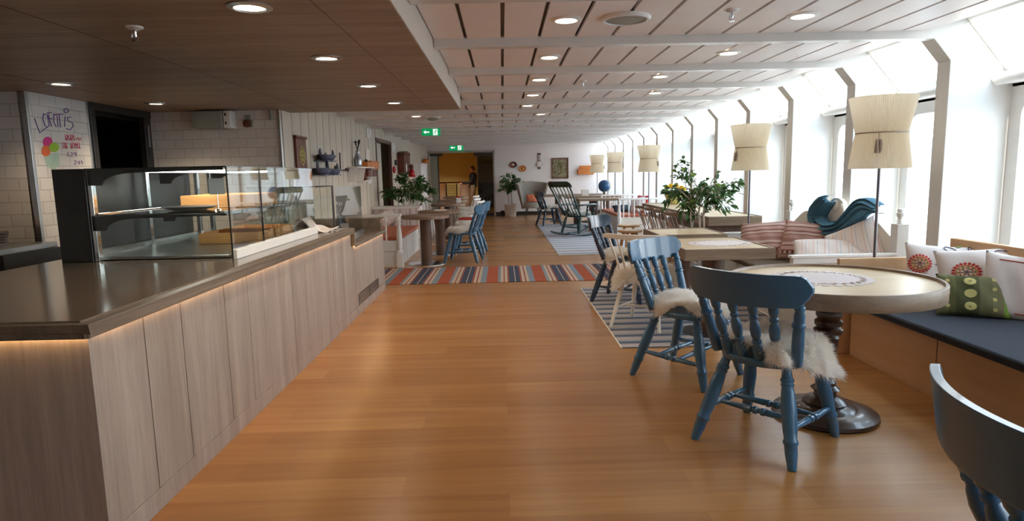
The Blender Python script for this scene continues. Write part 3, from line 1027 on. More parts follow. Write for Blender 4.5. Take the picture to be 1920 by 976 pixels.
ac = thing('air_curtain', 'pale grey ventilation unit high on the kitchen back wall', 'ventilation unit', (0, 0, 0))
MB().box((-3.31, 6.97, 1.905), (-2.985, 7.149, 2.085)).build('casing', M['frost'], ac, bevel=0.01)
MB().box((-2.98, 6.99, 1.905), (-2.90, 7.149, 2.085)).build('end_cap', M['white'], ac, bevel=0.008)
MB().box((-2.96, 6.983, 2.03), (-2.945, 6.99, 2.06)).box((-2.96, 6.983, 1.94), (-2.945, 6.99, 1.97)).build('switch', M['black'], ac)
sk = thing('wall_alarm', 'round red and grey sounder on the kitchen tile wall', 'alarm', (0, 0, 0))
MB().box((-2.82, 7.11, 1.92), (-2.72, 7.149, 2.0)).box((-2.80, 7.12, 2.0), (-2.74, 7.149, 2.05)).build('back_box', M['frost'], sk, bevel=0.004)
MB().turned((-2.77, 7.11, 1.955), (-2.77, 7.05, 1.955), [(0, 0.042), (0.3, 0.042), (0.35, 0.034), (0.9, 0.03), (1, 0.02)], 20).build('sounder', M['rust'], sk, smooth=40)
o = MB().box((-2.53, 7.10, 1.99), (-2.505, 7.149, 2.099)).build('pipe_bracket', M['frost'], bevel=0.002)
tag(o, 'thin grey bracket at the top right of the kitchen tile wall', 'bracket')

# ================================================================== CEILING FITTINGS
def downlight(x, y, z, label, grp, watts, col, r=0.075):
    t = thing('downlight', label, 'ceiling light', (x, y, z), 0, grp)
    MB().turned((0, 0, 0.001), (0, 0, -0.012), [(0, r + 0.022), (0.5, r + 0.022), (1, r + 0.004), (1, r - 0.006), (0.2, r - 0.01)], 28, cap=False).build('rim', M['steel'] if z < 2.2 else M['white'], t, smooth=40)
    MB().turned((0, 0, -0.001), (0, 0, -0.004), [(0, r - 0.008), (1, r - 0.008)], 28).build('lamp_lens', M['lamp_on'], t)
    spot('downlight_beam', (0, 0, -0.02), watts, col, 130, t)
    return t
lab = ['nearest', 'second nearest', 'third', 'farthest']
for i, (y, s_) in enumerate(zip((2.92, 4.15, 5.41, 6.67), ('nearest the camera', 'second from the camera', 'third from the camera', 'farthest from the camera'))):
    downlight(-1.09, y, 2.10, 'round downlight in the dark wood ceiling above the counter, ' + s_, 'downlights in the wood ceiling', 16, (1, 0.80, 0.55))
downlight(-3.33, 5.0, 2.10, 'round downlight in the dark wood ceiling by the tile wall, left one', 'downlights in the wood ceiling', 16, (1, 0.80, 0.55))
downlight(-3.34, 6.35, 2.10, 'round downlight in the dark wood ceiling in front of the kitchen back wall', 'downlights in the wood ceiling', 16, (1, 0.80, 0.55))
ords = ['nearest', 'second', 'third', 'fourth', 'fifth', 'sixth', 'seventh']
for i, (x, y) in enumerate(((0.42, 4.125), (0.408, 5.394), (0.396, 6.634), (0.391, 7.897), (0.373, 9.095), (0.64, 10.42), (0.35, 11.345))):
    downlight(x, y, 2.30, 'round white downlight in the middle row of the panelled ceiling, %s from the camera' % ords[i], 'downlights in the panelled ceiling', 4, (1, 0.88, 0.7))
for i, (x, y) in enumerate(((1.906, 4.125), (1.875, 5.353), (1.615, 6.573), (1.883, 7.92))):
    downlight(x, y, 2.30, 'round white downlight in the window side row of the panelled ceiling, %s from the camera' % ords[i], 'downlights in the panelled ceiling', 3, (1, 0.88, 0.7))
downlight(-1.355, 10.36, 2.30, 'round downlight in the panelled ceiling near the left boarded wall', 'downlights in the panelled ceiling', 4, (1, 0.85, 0.65))
for (x, y, e) in ((-2.2, 24.0, 50), (-1.7, 24.5, 50), (-0.7, 24.0, 40), (-2.6, 27.5, 75)):
    downlight(x, y, 2.36, 'warm downlight in the lobby ceiling behind the glass door', 'downlights in the lobby', e, (1, 0.88, 0.68), 0.07)

sp = thing('ceiling_speaker', 'large round white speaker flush in the panelled ceiling', 'speaker', (0.79, 4.11, 2.30))
MB().turned((0, 0, 0.002), (0, 0, -0.02), [(0, 0.155), (0.5, 0.155), (1, 0.145), (1, 0.13), (0.7, 0.128)], 36, cap=False).build('rim', M['white'], sp, smooth=40)
MB().turned((0, 0, -0.004), (0, 0, -0.017), [(0, 0.13), (0.6, 0.128), (1, 0.09)], 36).build('grille', M['frost'], sp, smooth=40)


def sprinkler(x, y, z, label):
    t = thing('ceiling_sprinkler', label, 'sprinkler', (x, y, z), 0, 'ceiling sprinklers')
    MB().turned((0, 0, 0.001), (0, 0, -0.016), [(0, 0.04), (0.5, 0.038), (1, 0.02)], 20).build('rosette', M['white'], t, smooth=40)
    b = MB().turned((0, 0, -0.016), (0, 0, -0.05), [(0, 0.010), (0.6, 0.009), (1, 0.006)], 10)
    b.tube([(-0.014, 0, -0.03), (-0.017, 0, -0.05), (0, 0, -0.066)], 0.003, 6).tube([(0.014, 0, -0.03), (0.017, 0, -0.05), (0, 0, -0.066)], 0.003, 6)
    b.turned((0, 0, -0.064), (0, 0, -0.067), [(0, 0.017), (1, 0.017)], 16)
    b.build('nozzle', M['chrome'], t, smooth=40)
sprinkler(-1.779, 3.25, 2.10, 'white sprinkler hanging from the dark wood ceiling')
sprinkler(1.403, 3.96, 2.30, 'white sprinkler in the panelled ceiling near the window side')
sprinkler(0.868, 6.845, 2.30, 'small white sprinkler deeper in the panelled ceiling')
sd = thing('smoke_detector', 'round grey smoke detector on the panelled ceiling beyond the wood ceiling', 'smoke detector', (-1.11, 10.60, 2.30))
MB().turned((0, 0, 0.001), (0, 0, -0.02), [(0, 0.13), (1, 0.12)], 28).build('base', M['white'], sd, smooth=40)
MB().turned((0, 0, -0.0205), (0, 0, -0.06), [(0, 0.10), (0.7, 0.085), (1, 0.05)], 28).build('sensor', M['frost'], sd, smooth=40)


def exit_sign(x, y, z, wd, label):
    t = thing('exit_sign', label, 'exit sign', (x, y, z), 0, 'green exit signs')
    k = wd / 0.36
    MB().box((-0.18 * k, -0.012, -0.14 * k), (0.18 * k, 0.012, 0)).build('sign_plate', M['exit_green'], t, bevel=0.003)
    b = MB().prism([(-0.15 * k, -0.07 * k), (-0.10 * k, -0.035 * k), (-0.10 * k, -0.058 * k), (-0.03 * k, -0.058 * k), (-0.03 * k, -0.082 * k), (-0.10 * k, -0.082 * k), (-0.10 * k, -0.105 * k)], -0.015, -0.0125, 'xz')
    b.box((0.04 * k, -0.0145, -0.13 * k), (0.13 * k, -0.0125, -0.012 * k))
    b.build('arrow', M['exit_white'], t)
    b = MB()
    b.turned((0.10 * k, -0.015, -0.03 * k), (0.10 * k, -0.018, -0.03 * k), [(0, 0.010 * k), (1, 0.010 * k)], 12)
    for pts in ([(0.095, -0.042), (0.08, -0.08)], [(0.08, -0.08), (0.10, -0.10), (0.09, -0.125)], [(0.08, -0.08), (0.06, -0.10), (0.045, -0.105)], [(0.092, -0.05), (0.115, -0.065), (0.125, -0.055)], [(0.092, -0.05), (0.068, -0.055), (0.058, -0.075)]):
        b.tube([(px_ * k, -0.016, pz_ * k) for px_, pz_ in pts], 0.005 * k, 6)
    b.build('running_figure', M['exit_green'], t)
    for sx in (-0.1, 0.09):
        MB().box((sx * k, -0.004, 0), ((sx + 0.01) * k, 0.004, 0.05)).build('bracket', M['white'], t)
    return t
p_ = on_y(808, 245, 12.6)
exit_sign(p_.x, 12.6, 2.26, 0.36, 'lit green exit sign with left arrow hanging from the ceiling')
exit_sign(-1.44, 20.4, 2.30, 0.45, 'second green exit sign, above the glass doorway')

# ================================================================== CHAIRS
_fat = lambda pr, k_: [(a_, r_ * k_) for a_, r_ in pr]
LEG = [(0, 0.017), (0.05, 0.018), (0.10, 0.020), (0.115, 0.025), (0.135, 0.025), (0.15, 0.021), (0.17, 0.025), (0.19, 0.021), (0.24, 0.024), (0.42, 0.029), (0.62, 0.026), (0.70, 0.023), (0.72, 0.0275), (0.745, 0.0275), (0.76, 0.0235), (0.84, 0.023), (1, 0.016)]
SPN = [(0, 0.013), (0.06, 0.017), (0.16, 0.0195), (0.24, 0.016), (0.28, 0.0115), (0.30, 0.0165), (0.335, 0.0165), (0.35, 0.0115), (0.42, 0.0175), (0.52, 0.0195), (0.62, 0.016), (0.68, 0.0105), (0.70, 0.0155), (0.73, 0.0155), (0.745, 0.0105), (0.82, 0.0165), (0.9, 0.0175), (0.96, 0.014), (1, 0.009)]
PST = [(0, 0.020), (0.30, 0.0225), (0.52, 0.021), (0.60, 0.019), (0.61, 0.024), (0.64, 0.024), (0.65, 0.0185), (0.66, 0.022), (0.68, 0.0185), (0.78, 0.020), (0.86, 0.0145), (0.87, 0.019), (0.90, 0.019), (0.91, 0.015), (1, 0.014)]
STR = [(0, 0.009), (0.15, 0.012), (0.40, 0.0155), (0.42, 0.011), (0.43, 0.0175), (0.47, 0.0175), (0.48, 0.012), (0.52, 0.012), (0.53, 0.0175), (0.57, 0.0175), (0.58, 0.011), (0.60, 0.0155), (0.85, 0.012), (1, 0.009)]


LEG, SPN, PST, STR = _fat(LEG, 1.12), _fat(SPN, 1.22), _fat(PST, 1.14), _fat(STR, 1.1)


def seat_outline(wf=0.225, wbk=0.19, yf=0.20, yb=-0.225, n=40):
    pts = []
    for i in range(n):
        a = 2 * PI * i / n
        cx_, sy_ = math.cos(a), math.sin(a)
        e = 0.55 if sy_ > 0 else 0.75
        x_ = math.copysign(abs(cx_) ** e, cx_)
        y_ = math.copysign(abs(sy_) ** (0.6 if sy_ > 0 else 0.9), sy_)
        wid = wbk + (wf - wbk) * (y_ * 0.5 + 0.5)
        pts.append((x_ * wid, y_ * (yf if y_ > 0 else -yb)))
    return pts


def farm_chair(name, label, mat, group=None, loc=(0, 0, 0), rz=0.0):
    t = thing(name, label, 'chair', loc, rz, group)
    t.scale = (1.10, 1.03, 1.0)
    MB().prism(seat_outline(), 0.425, 0.462).build('seat', mat, t, smooth=50, bevel=0.010, seg=3)
    for sx in (-1, 1):
        MB().turned((0.150 * sx, 0.135, 0.43), (0.215 * sx, 0.235, 0.0), LEG, 14).build('leg', mat, t, smooth=35)
        MB().turned((0.135 * sx, -0.150, 0.43), (0.225 * sx, -0.275, 0.0), LEG, 14).build('leg', mat, t, smooth=35)
        MB().turned((0.1995 * sx, 0.205, 0.155), (0.192 * sx, -0.225, 0.170), STR, 12).build('stretcher', mat, t, smooth=35)
    MB().turned((-0.195, 0.04, 0.160), (0.195, 0.04, 0.160), STR, 12).build('stretcher', mat, t, smooth=35)
    MB().turned((-0.185, -0.10, 0.165), (0.185, -0.10, 0.165), STR, 12).build('stretcher', mat, t, smooth=35)
    # crest rail: a broad curved board with rounded upper corners
    def crest(side):
        def fn(u, w_):
            x_ = (u - 0.5) * 0.55
            e = abs(u - 0.5) * 2
            top = 0.892 - 0.050 * max(0, (e - 0.84) / 0.16) ** 2.2
            bot = 0.738 + 0.014 * e * e + 0.070 * max(0, (e - 0.80) / 0.20) ** 1.7
            z_ = bot + (top - bot) * w_
            y_ = -0.345 + 1.22 * x_ * x_ - 0.16 * (z_ - 0.77)
            return (x_, y_ + side * 0.0115, z_)
        return fn
    b = MB().grid(crest(1), 31, 7).grid(crest(-1), 31, 7)
    nu, nv = 31, 7
    off = nu * nv
    f = []
    for i in range(nu - 1):
        f += [(i, i + 1, off + i + 1, off + i), ((nv - 1) * nu + i, off + (nv - 1) * nu + i, off + (nv - 1) * nu + i + 1, (nv - 1) * nu + i + 1)]
    for j in range(nv - 1):
        f += [(j * nu, off + j * nu, off + (j + 1) * nu, (j + 1) * nu), (j * nu + nu - 1, (j + 1) * nu + nu - 1, off + (j + 1) * nu + nu - 1, off + j * nu + nu - 1)]
    b.f += f
    b.mi += [0] * len(f)
    back = b.build('backrest', mat, t, smooth=50, bevel=0.006)
    for sx in (-1, 1):
        MB().turned((0.180 * sx, -0.155, 0.455), (0.222 * sx, -0.258, 0.775), PST, 14).build('back_post', mat, back, smooth=35)
    for q in (-0.108, -0.037, 0.037, 0.108):
        MB().turned((q, -0.200 + 0.9 * q * q, 0.455), (q * 1.22, -0.316 + 1.1 * q * q, 0.765), SPN, 12).build('spindle', mat, back, smooth=35)
    return t


def spindle_chair(name, label, mat, crest_mat, group=None, loc=(0, 0, 0), rz=0.0, nsp=6, spm=None):
    t = thing(name, label, 'chair', loc, rz, group)
    t.scale = (1.12, 1.05, 1.0)
    MB().prism(seat_outline(0.215, 0.20, 0.20, -0.20), 0.425, 0.452).build('seat', mat, t, smooth=50, bevel=0.008)
    lg = [(0, 0.013), (0.4, 0.019), (1, 0.012)]
    for sx in (-1, 1):
        MB().turned((0.14 * sx, 0.13, 0.43), (0.215 * sx, 0.225, 0), lg, 12).build('leg', mat, t, smooth=40)
        MB().turned((0.13 * sx, -0.14, 0.43), (0.20 * sx, -0.25, 0), lg, 12).build('leg', mat, t, smooth=40)
        MB().turned((0.19 * sx, 0.19, 0.155), (0.18 * sx, -0.21, 0.17), [(0, 0.008), (0.5, 0.012), (1, 0.008)], 10).build('stretcher', mat, t, smooth=40)
    MB().turned((-0.185, 0.0, 0.162), (0.185, 0.0, 0.162), [(0, 0.008), (0.5, 0.012), (1, 0.008)], 10).build('stretcher', mat, t, smooth=40)
    b = MB()
    n_ = 21
    v, f = [], []
    for i in range(n_):
        q = (i / (n_ - 1) - 0.5) * 2
        e = abs(q)
        zt = 0.832 - 0.012 * max(0, (e - 0.8) / 0.2) ** 2
        zb_ = 0.786 + 0.006 * e
        for (dy, z_) in ((-0.010, zb_), (0.010, zb_), (0.010, zt), (-0.010, zt)):
            v.append((q * 0.265, -0.325 + 0.085 * q * q + dy, z_))
    for i in range(n_ - 1):
        for k in range(4):
            k2 = (k + 1) % 4
            f.append((i * 4 + k, i * 4 + k2, i * 4 + 4 + k2, i * 4 + 4 + k))
    f += [(0, 1, 2, 3), tuple((n_ - 1) * 4 + k for k in (3, 2, 1, 0))]
    b.add(v, f)
    back = b.build('backrest', crest_mat, t, smooth=50, bevel=0.005)
    for i in range(nsp):
        q = (i / (nsp - 1) - 0.5) * 2
        MB().turned((q * 0.155, -0.175 + 0.05 * q * q, 0.448), (q * 0.215, -0.315 + 0.06 * q * q, 0.80), [(0, 0.008), (0.3, 0.011), (1, 0.0075)], 10).build('spindle', spm or mat, back, smooth=40)
    return t


def fur_mesh(name, shape, count, length, seed, wdt=0.0016):
    """woolly skin: a draped base surface and thousands of curved tapering locks"""
    r = np.random.default_rng(seed)
    nu, nv = 48, 16
    base = np.array([[shape(i / nu * 2 * PI, j / (nv - 1)) for i in range(nu)] for j in range(nv)])
    verts = [tuple(p) for p in base.reshape(-1, 3)]
    faces = []
    for j in range(nv - 1):
        for i in range(nu):
            i2 = (i + 1) % nu
            faces.append((j * nu + i, j * nu + i2, (j + 1) * nu + i2, (j + 1) * nu + i))
    # sample
    rr = np.sqrt(r.random(count)) * (nv - 1.001)
    aa = r.random(count) * nu
    j0 = rr.astype(int)
    i0 = aa.astype(int) % nu
    fj = (rr - j0)[:, None]
    fi = (aa - aa.astype(int))[:, None]
    i1 = (i0 + 1) % nu
    p00, p01, p10, p11 = base[j0, i0], base[j0, i1], base[j0 + 1, i0], base[j0 + 1, i1]
    P_ = p00 * (1 - fi) * (1 - fj) + p01 * fi * (1 - fj) + p10 * (1 - fi) * fj + p11 * fi * fj
    nrm = np.cross(p01 - p00 + p11 - p10, p10 - p00 + p11 - p01)
    nrm /= (np.linalg.norm(nrm, axis=1, keepdims=True) + 1e-9)
    cen = base.mean(axis=(0, 1)) - np.array([0, 0, 0.25])
    sg_ = np.sign(((P_ - cen) * nrm).sum(1, keepdims=True))
    sg_[sg_ == 0] = 1
    nrm *= sg_
    # clumps: neighbours lean towards a shared direction
    cell = np.floor(P_ / 0.028).astype(int)
    hsh = (cell[:, 0] * 73856093 ^ cell[:, 1] * 19349663 ^ cell[:, 2] * 83492791) & 0xffff
    cr = np.random.default_rng(99).normal(size=(65536, 3))
    lean = cr[hsh]
    d = nrm + 0.55 * lean / np.linalg.norm(lean, axis=1, keepdims=True) + 0.25 * r.normal(size=(count, 3))
    d /= np.linalg.norm(d, axis=1, keepdims=True)
    L = length * (0.6 + 0.6 * r.random((count, 1)))
    sag = np.array([0, 0, -1.0])
    side = np.cross(d, r.normal(size=(count, 3)))
    side /= (np.linalg.norm(side, axis=1, keepdims=True) + 1e-9)
    a0 = P_ - nrm * 0.003
    a1 = a0 + d * L * 0.55 + sag * L * 0.03
    a2 = a0 + d * L * 0.95 + sag * L * 0.22 + lean * 0.003
    w0 = wdt
    V = np.stack([a0 - side * w0, a0 + side * w0, a1 + side * w0 * 0.8, a1 - side * w0 * 0.8, a2], axis=1).reshape(-1, 3)
    o0 = len(verts)
    verts_np = np.concatenate([np.array(verts), V])
    idx = o0 + 5 * np.arange(count)
    quads = np.stack([idx, idx + 1, idx + 2, idx + 3], 1)
    tris = np.stack([idx + 3, idx + 2, idx + 4], 1)
    faces += [tuple(q) for q in quads.tolist()] + [tuple(q) for q in tris.tolist()]
    me = bpy.data.meshes.new(name)
    me.from_pydata(verts_np.tolist(), [], faces)
    me.materials.append(M['wool'])
    return me


def skin_shape(cx_, cy_, rx_, ry_, seed, a=0.215, b_=0.205, drop=1.0):
    """polar drape over a seat (centre 0,0; half axes a,b_) : returns (theta, rho)->point"""
    r = random.Random(seed)
    ph = [r.random() * 6.28 for _ in range(4)]
    def fn(th, rho):
        R_ = 1 + 0.10 * math.sin(2 * th + ph[0]) + 0.08 * math.sin(3 * th + ph[1]) + 0.06 * math.sin(5 * th + ph[2])
        x_ = cx_ + rx_ * rho * R_ * math.cos(th)
        y_ = cy_ + ry_ * rho * R_ * math.sin(th)
        q = math.sqrt((x_ / a) ** 2 + (y_ / b_) ** 2)
        z_ = 0.512 + 0.026 * math.sin(13 * x_ + ph[1]) * math.sin(15 * y_ + ph[3])
        if q > 1:
            ex = (q - 1) * a
            k = 1.0 + (q - 1) * 0.35
            x_, y_ = x_ / q * k, y_ / q * k
            z_ -= ex * 0.85 * drop
            z_ = max(z_, 0.30)
        return (x_, y_, z_)
    return fn


SK_A = fur_mesh('sheepskin', skin_shape(0.06, 0.05, 0.31, 0.27, 1), 34000, 0.066, 1, 0.0013)
SK_B = fur_mesh('sheepskin', skin_shape(0.0, 0.03, 0.28, 0.25, 5), 24000, 0.056, 2, 0.0014)
SK_C = fur_mesh('sheepskin', skin_shape(0.0, -0.02, 0.40, 0.34, 9), 26000, 0.060, 3, 0.0015)
SK_D = fur_mesh('sheepskin', skin_shape(0.0, 0.02, 0.26, 0.26, 12), 5000, 0.045, 4, 0.0025)


def sheepskin(me, loc, rz, label, grp='sheepskins on the chairs'):
    o = bpy.data.objects.new('sheepskin', me)
    COL.objects.link(o)
    o.location = loc
    o.rotation_euler = (0, 0, rz)
    tag(o, label, 'sheepskin', grp)
    return o


def face(deg):
    return math.radians(deg) - PI / 2

GB = 'blue turned spindle chairs'
chA = farm_chair('farmhouse_chair', 'blue spindle back chair with white fleece in front of the big round table', M['blue'], GB, (1.32, 3.06, 0), face(42))
skA = sheepskin(SK_A, (1.32, 3.06, 0), face(42), 'thick white sheepskin on the blue chair at the big round table')
# the tail of the skin hanging out at the back between the spindles
def tail_shape(th, rho):
    return (0.150 + 0.028 * rho * math.cos(th), -0.235 - 0.03 * (1 - rho * rho), 0.500 + 0.045 * rho * math.sin(th))
tl = bpy.data.objects.new('sheepskin_tail', fur_mesh('sheepskin_tail', tail_shape, 2600, 0.06, 7, 0.0012))
COL.objects.link(tl)
tl.parent = skA

chB = dup(chA, (1.215, 4.07, 0), face(-47), 'blue spindle back chair with lit crest rail, just behind the nearest full chair', GB)
sheepskin(SK_B, (1.215, 4.07, 0), face(-47), 'sheepskin on the blue chair with the lit crest rail')
chE = dup(chA, (1.265, 1.12, 0), face(-8), 'blue spindle back chair cut off by the lower right corner of the picture', GB)

chC = spindle_chair('spindle_chair', 'cream slim spindle chair with a big hanging sheepskin at the near square table', M['cream'], M['cream'], None, (1.25, 5.50, 0), face(55))
sheepskin(SK_C, (1.25, 5.50, 0), face(55), 'large sheepskin hanging over the sides of the cream spindle chair')
chD = farm_chair('farmhouse_chair', 'blue spindle back chair, darkened in its paint for backlight, with pale fleece beside the far square table', M['navy'], GB, (1.27, 6.60, 0), face(-30))
sheepskin(SK_B, (1.27, 6.60, 0), face(-30), 'sheepskin on the darkened blue chair next to the cream spindle chair')
# left row by the round tables
chF = dup(chA, (-0.66, 10.02, 0), face(172), 'blue chair drawn up to the nearest round table by the left settle', GB)
sheepskin(SK_D, (-0.66, 10.02, 0), face(172), 'cream sheepskin on the blue chair by the left settle')
chG = dup(chA, (-0.60, 11.05, 0), face(176), 'blue chair directly behind the blue chair by the left settle', GB)
sheepskin(SK_D, (-0.62, 11.05, 0), face(176), 'sheepskin on the second blue chair of the left row')
w1 = spindle_chair('spindle_chair', 'white spindle chair with a red seat pad at the left row of round tables', M['white'], M['white'], None, (-0.72, 12.95, 0), face(170))
o = MB().prism(seat_outline(0.20, 0.19, 0.19, -0.19), 0.4525, 0.485).build('seat_pad', M['red'], smooth=50, bevel=0.01)
o.location = (-0.72, 12.95, 0)
o.rotation_euler = (0, 0, face(170))
tag(o, 'red seat pad on the white spindle chair of the left row', 'cushion')
for (xx, yy, s_) in ((-0.85, 14.4, 'third'), (-0.95, 16.2, 'fourth')):
    dup(w1, (xx, yy, 0), face(172), 'white spindle chair at the %s round table of the left row' % s_)
    sheepskin(SK_D, (xx, yy, 0), face(172), 'sheepskin on the white chair at the %s round table of the left row' % s_)
# far right group
chH = dup(chD, (1.20, 16.55, 0), face(18), 'navy spindle chair behind the rocking chair near the grey armchair', GB)
sheepskin(SK_D, (1.20, 16.55, 0), face(18), 'sheepskin on the navy chair behind the rocking chair')
# four spindle chairs pushed in along the long console table
sc0 = spindle_chair('spindle_chair', 'pale spindle chair pushed in at the long console table, nearest of the row', M['taupe'], M['taupe'], 'spindle chairs along the console table', (2.42, 8.10, 0), face(8), 7, M['chrome'])
for i, (yy, s_) in enumerate(((8.65, 'second nearest of the row'), (9.20, 'third of the row'), (9.80, 'farthest of the row'))):
    dup(sc0, (2.42 - 0.01 * i, yy, 0), face(6 - i), 'pale spindle chair pushed in at the long console table, ' + s_)

# stool
st = thing('wooden_stool', 'light pine stool with splayed legs in front of the spindle chairs', 'stool', (2.12, 10.7, 0))
MB().prism([(0.19 * math.cos(a * PI / 16), 0.19 * math.sin(a * PI / 16)) for a in range(32)], 0.425, 0.46).build('seat', M['stoolwood'], st, bevel=0.008, smooth=50)
for a in range(4):
    c_, s_ = math.cos(a * PI / 2 + 0.6), math.sin(a * PI / 2 + 0.6)
    MB().turned((0.10 * c_, 0.10 * s_, 0.43), (0.20 * c_, 0.20 * s_, 0), [(0, 0.026), (1, 0.018)], 10).build('leg', M['stoolwood'], st, smooth=40)
st2 = dup(st, (1.95, 9.75, 0), 0.4, 'light pine stool nearer the camera than the other stool')

# rocking chair (front = +Y local)
rk = thing('rocking_chair', 'dark green rocking chair with tall spindle back on the far striped rug', 'rocking chair', (1.64, 13.70, 0.009), face(42))
rk.scale = (1.12, 1.10, 1.0)
G_ = M['green']
MB().prism(seat_outline(0.26, 0.235, 0.24, -0.24), 0.40, 0.44).build('seat', G_, rk, smooth=50, bevel=0.012)
for sx in (-1, 1):
    pts = []
    for i in range(17):
        yy = -0.58 + 1.10 * i / 16
        pts.append((0.22 * sx, yy, 0.024 + 0.30 * (yy + 0.03) ** 2))
    MB().tube(pts, [0.012] + [0.022] * 15 + [0.012], 8).build('rocker', G_, rk, smooth=True)
    MB().turned((0.19 * sx, 0.17, 0.41), (0.22 * sx, 0.23, 0.045), LEG, 12).build('leg', G_, rk, smooth=35)
    MB().turned((0.18 * sx, -0.17, 0.41), (0.22 * sx, -0.27, 0.045), LEG, 12).build('leg', G_, rk, smooth=35)
    MB().turned((0.205 * sx, 0.20, 0.20), (0.20 * sx, -0.22, 0.22), STR, 10).build('stretcher', G_, rk, smooth=35)
    MB().tube([(0.205 * sx, -0.19, 0.43), (0.215 * sx, -0.31, 0.62), (0.235 * sx, -0.43, 0.86), (0.25 * sx, -0.56, 1.06)], [0.018, 0.02, 0.018, 0.015], 10).build('back_post', G_, rk, smooth=True)
    MB().tube([(0.225 * sx, -0.33, 0.655), (0.26 * sx, -0.10, 0.665), (0.27 * sx, 0.14, 0.66), (0.26 * sx, 0.24, 0.635)], [0.017, 0.02, 0.028, 0.02], 8).build('armrest', G_, rk, smooth=True)
    MB().turned((0.23 * sx, 0.13, 0.43), (0.265 * sx, 0.16, 0.66), SPN, 10).build('arm_post', G_, rk, smooth=35)
    MB().turned((0.23 * sx, -0.05, 0.43), (0.26 * sx, -0.05, 0.665), SPN, 10).build('arm_post', G_, rk, smooth=35)
for yy, zz in ((0.225, 0.17), (0.21, 0.27), (-0.245, 0.19)):
    MB().turned((-0.205, yy, zz), (0.205, yy, zz), STR, 10).build('stretcher', G_, rk, smooth=35)
for i in range(5):
    q = (i - 2) / 2 * 0.15
    MB().tube([(q, -0.215, 0.43), (q * 1.05, -0.325, 0.62), (q * 1.12, -0.44, 0.86), (q * 1.2, -0.565, 1.06)], [0.009, 0.011, 0.011, 0.009], 8).build('spindle', G_, rk, smooth=True)
def rcrest(side):
    def fn(u, w_):
        x_ = (u - 0.5) * 0.58
        e = abs(u - 0.5) * 2
        top = 1.17 - 0.07 * max(0, (e - 0.75) / 0.25) ** 2
        bot = 1.045
        z_ = bot + (top - bot) * w_
        return (x_, -0.56 + 0.35 * x_ * x_ - 0.55 * (z_ - 1.05) + side * 0.011, z_)
    return fn
def closed_pair(fa, fb, nu, nv):
    b = MB().grid(fa, nu, nv).grid(fb, nu, nv)
    off = nu * nv
    f = []
    for i in range(nu - 1):
        f += [(i, i + 1, off + i + 1, off + i), ((nv - 1) * nu + i, off + (nv - 1) * nu + i, off + (nv - 1) * nu + i + 1, (nv - 1) * nu + i + 1)]
    for j in range(nv - 1):
        f += [(j * nu, off + j * nu, off + (j + 1) * nu, (j + 1) * nu), (j * nu + nu - 1, (j + 1) * nu + nu - 1, off + (j + 1) * nu + nu - 1, off + j * nu + nu - 1)]
    b.f += f
    b.mi += [0] * len(f)
    return b
closed_pair(rcrest(1), rcrest(-1), 25, 6).build('crest_rail', G_, rk, smooth=50, bevel=0.005)
sheepskin(SK_D, (1.64, 13.70, 0.0), face(42), 'sheepskin on the seat of the dark green rocking chair')

# grey wing armchair
ar = thing('armchair', 'grey high back wing armchair with flared top against the back wall', 'armchair', (0.93, 20.05, 0), 0.1)
def shell(side):
    def fn(u, w_):
        a = math.radians(-28 + 236 * u)           # horseshoe open to the front (-y)
        z_ = 0.26 + w_ * (0.86 - 0.10 * abs(u - 0.5) * 2 ** 1.0)
        R_ = 0.28 + 0.17 * w_ ** 1.1 + side * 0.03
        return (R_ * 1.12 * math.cos(a), R_ * 0.82 * math.sin(a), z_)
    return fn
closed_pair(shell(1), shell(-1), 33, 8).build('back_shell', M['grey_fabric'], ar, smooth=60, bevel=0.012)
MB().prism([(0.31 * math.cos(t * PI / 14), 0.27 * math.sin(t * PI / 14)) for t in range(28)], 0.28, 0.46).build('seat_cushion', M['grey_fabric'], ar, smooth=50, bevel=0.03)
for sx, sy in ((-1, -1), (1, -1), (-1, 1), (1, 1)):
    MB().turned((0.17 * sx, 0.15 * sy, 0.29), (0.24 * sx, 0.22 * sy, 0), [(0, 0.02), (1, 0.012)], 10).build('leg', M['black'], ar, smooth=40)


# ================================================================== CUSHIONS
def pillow_fn(w_, h_, t_):
    def fn(u, v, side=1):
        a, b = 2 * u - 1, 2 * v - 1
        k = 1 - 0.07 * (1 - abs(a) ** 2) * abs(b) ** 2
        k2 = 1 - 0.07 * (1 - abs(b) ** 2) * abs(a) ** 2
        th = t_ / 2 * max(0, (1 - abs(a) ** 3) * (1 - abs(b) ** 3)) ** 0.55
        th += 0.006 * math.sin(9 * a + 4 * b) * (1 - a * a) * (1 - b * b)
        return (w_ / 2 * a * k2, h_ / 2 * b * k, side * th)
    return fn


def pillow(name, label, mat, w_, h_, t_, mat4, grp=None, marks=()):
    """mat4: 4x4 placing the pillow (local x = width, y = height, z = thickness)"""
    fn = pillow_fn(w_, h_, t_)
    b = MB().grid(lambda u, v: fn(u, v, 1), 25, 21).grid(lambda u, v: fn(u, v, -1), 25, 21)
    o = b.build(name, mat, smooth=True)
    o.matrix_world = mat4
    tag(o, label, 'cushion', grp)
    for (kind, mm, args) in marks:
        mb = MB()
        if kind == 'poly':
            for poly in args:
                n_ = len(poly)
                top = [fn(p[0], p[1], 1) for p in poly]
                cx_ = sum(p[0] for p in poly) / n_
                cy_ = sum(p[1] for p in poly) / n_
                c_ = fn(cx_, cy_, 1)
                mb.add([(q[0], q[1], q[2] + 0.003) for q in top] + [(c_[0], c_[1], c_[2] + 0.004)], [(i, (i + 1) % n_, n_) for i in range(n_)])
        else:
            for line in args:
                mb.tube([(lambda q: (q[0], q[1], q[2] + 0.002))(fn(p[0], p[1], 1)) for p in line], 0.0036, 5)
        mb.build('embroidery', mm, o, fix=False, smooth=True)
    return o


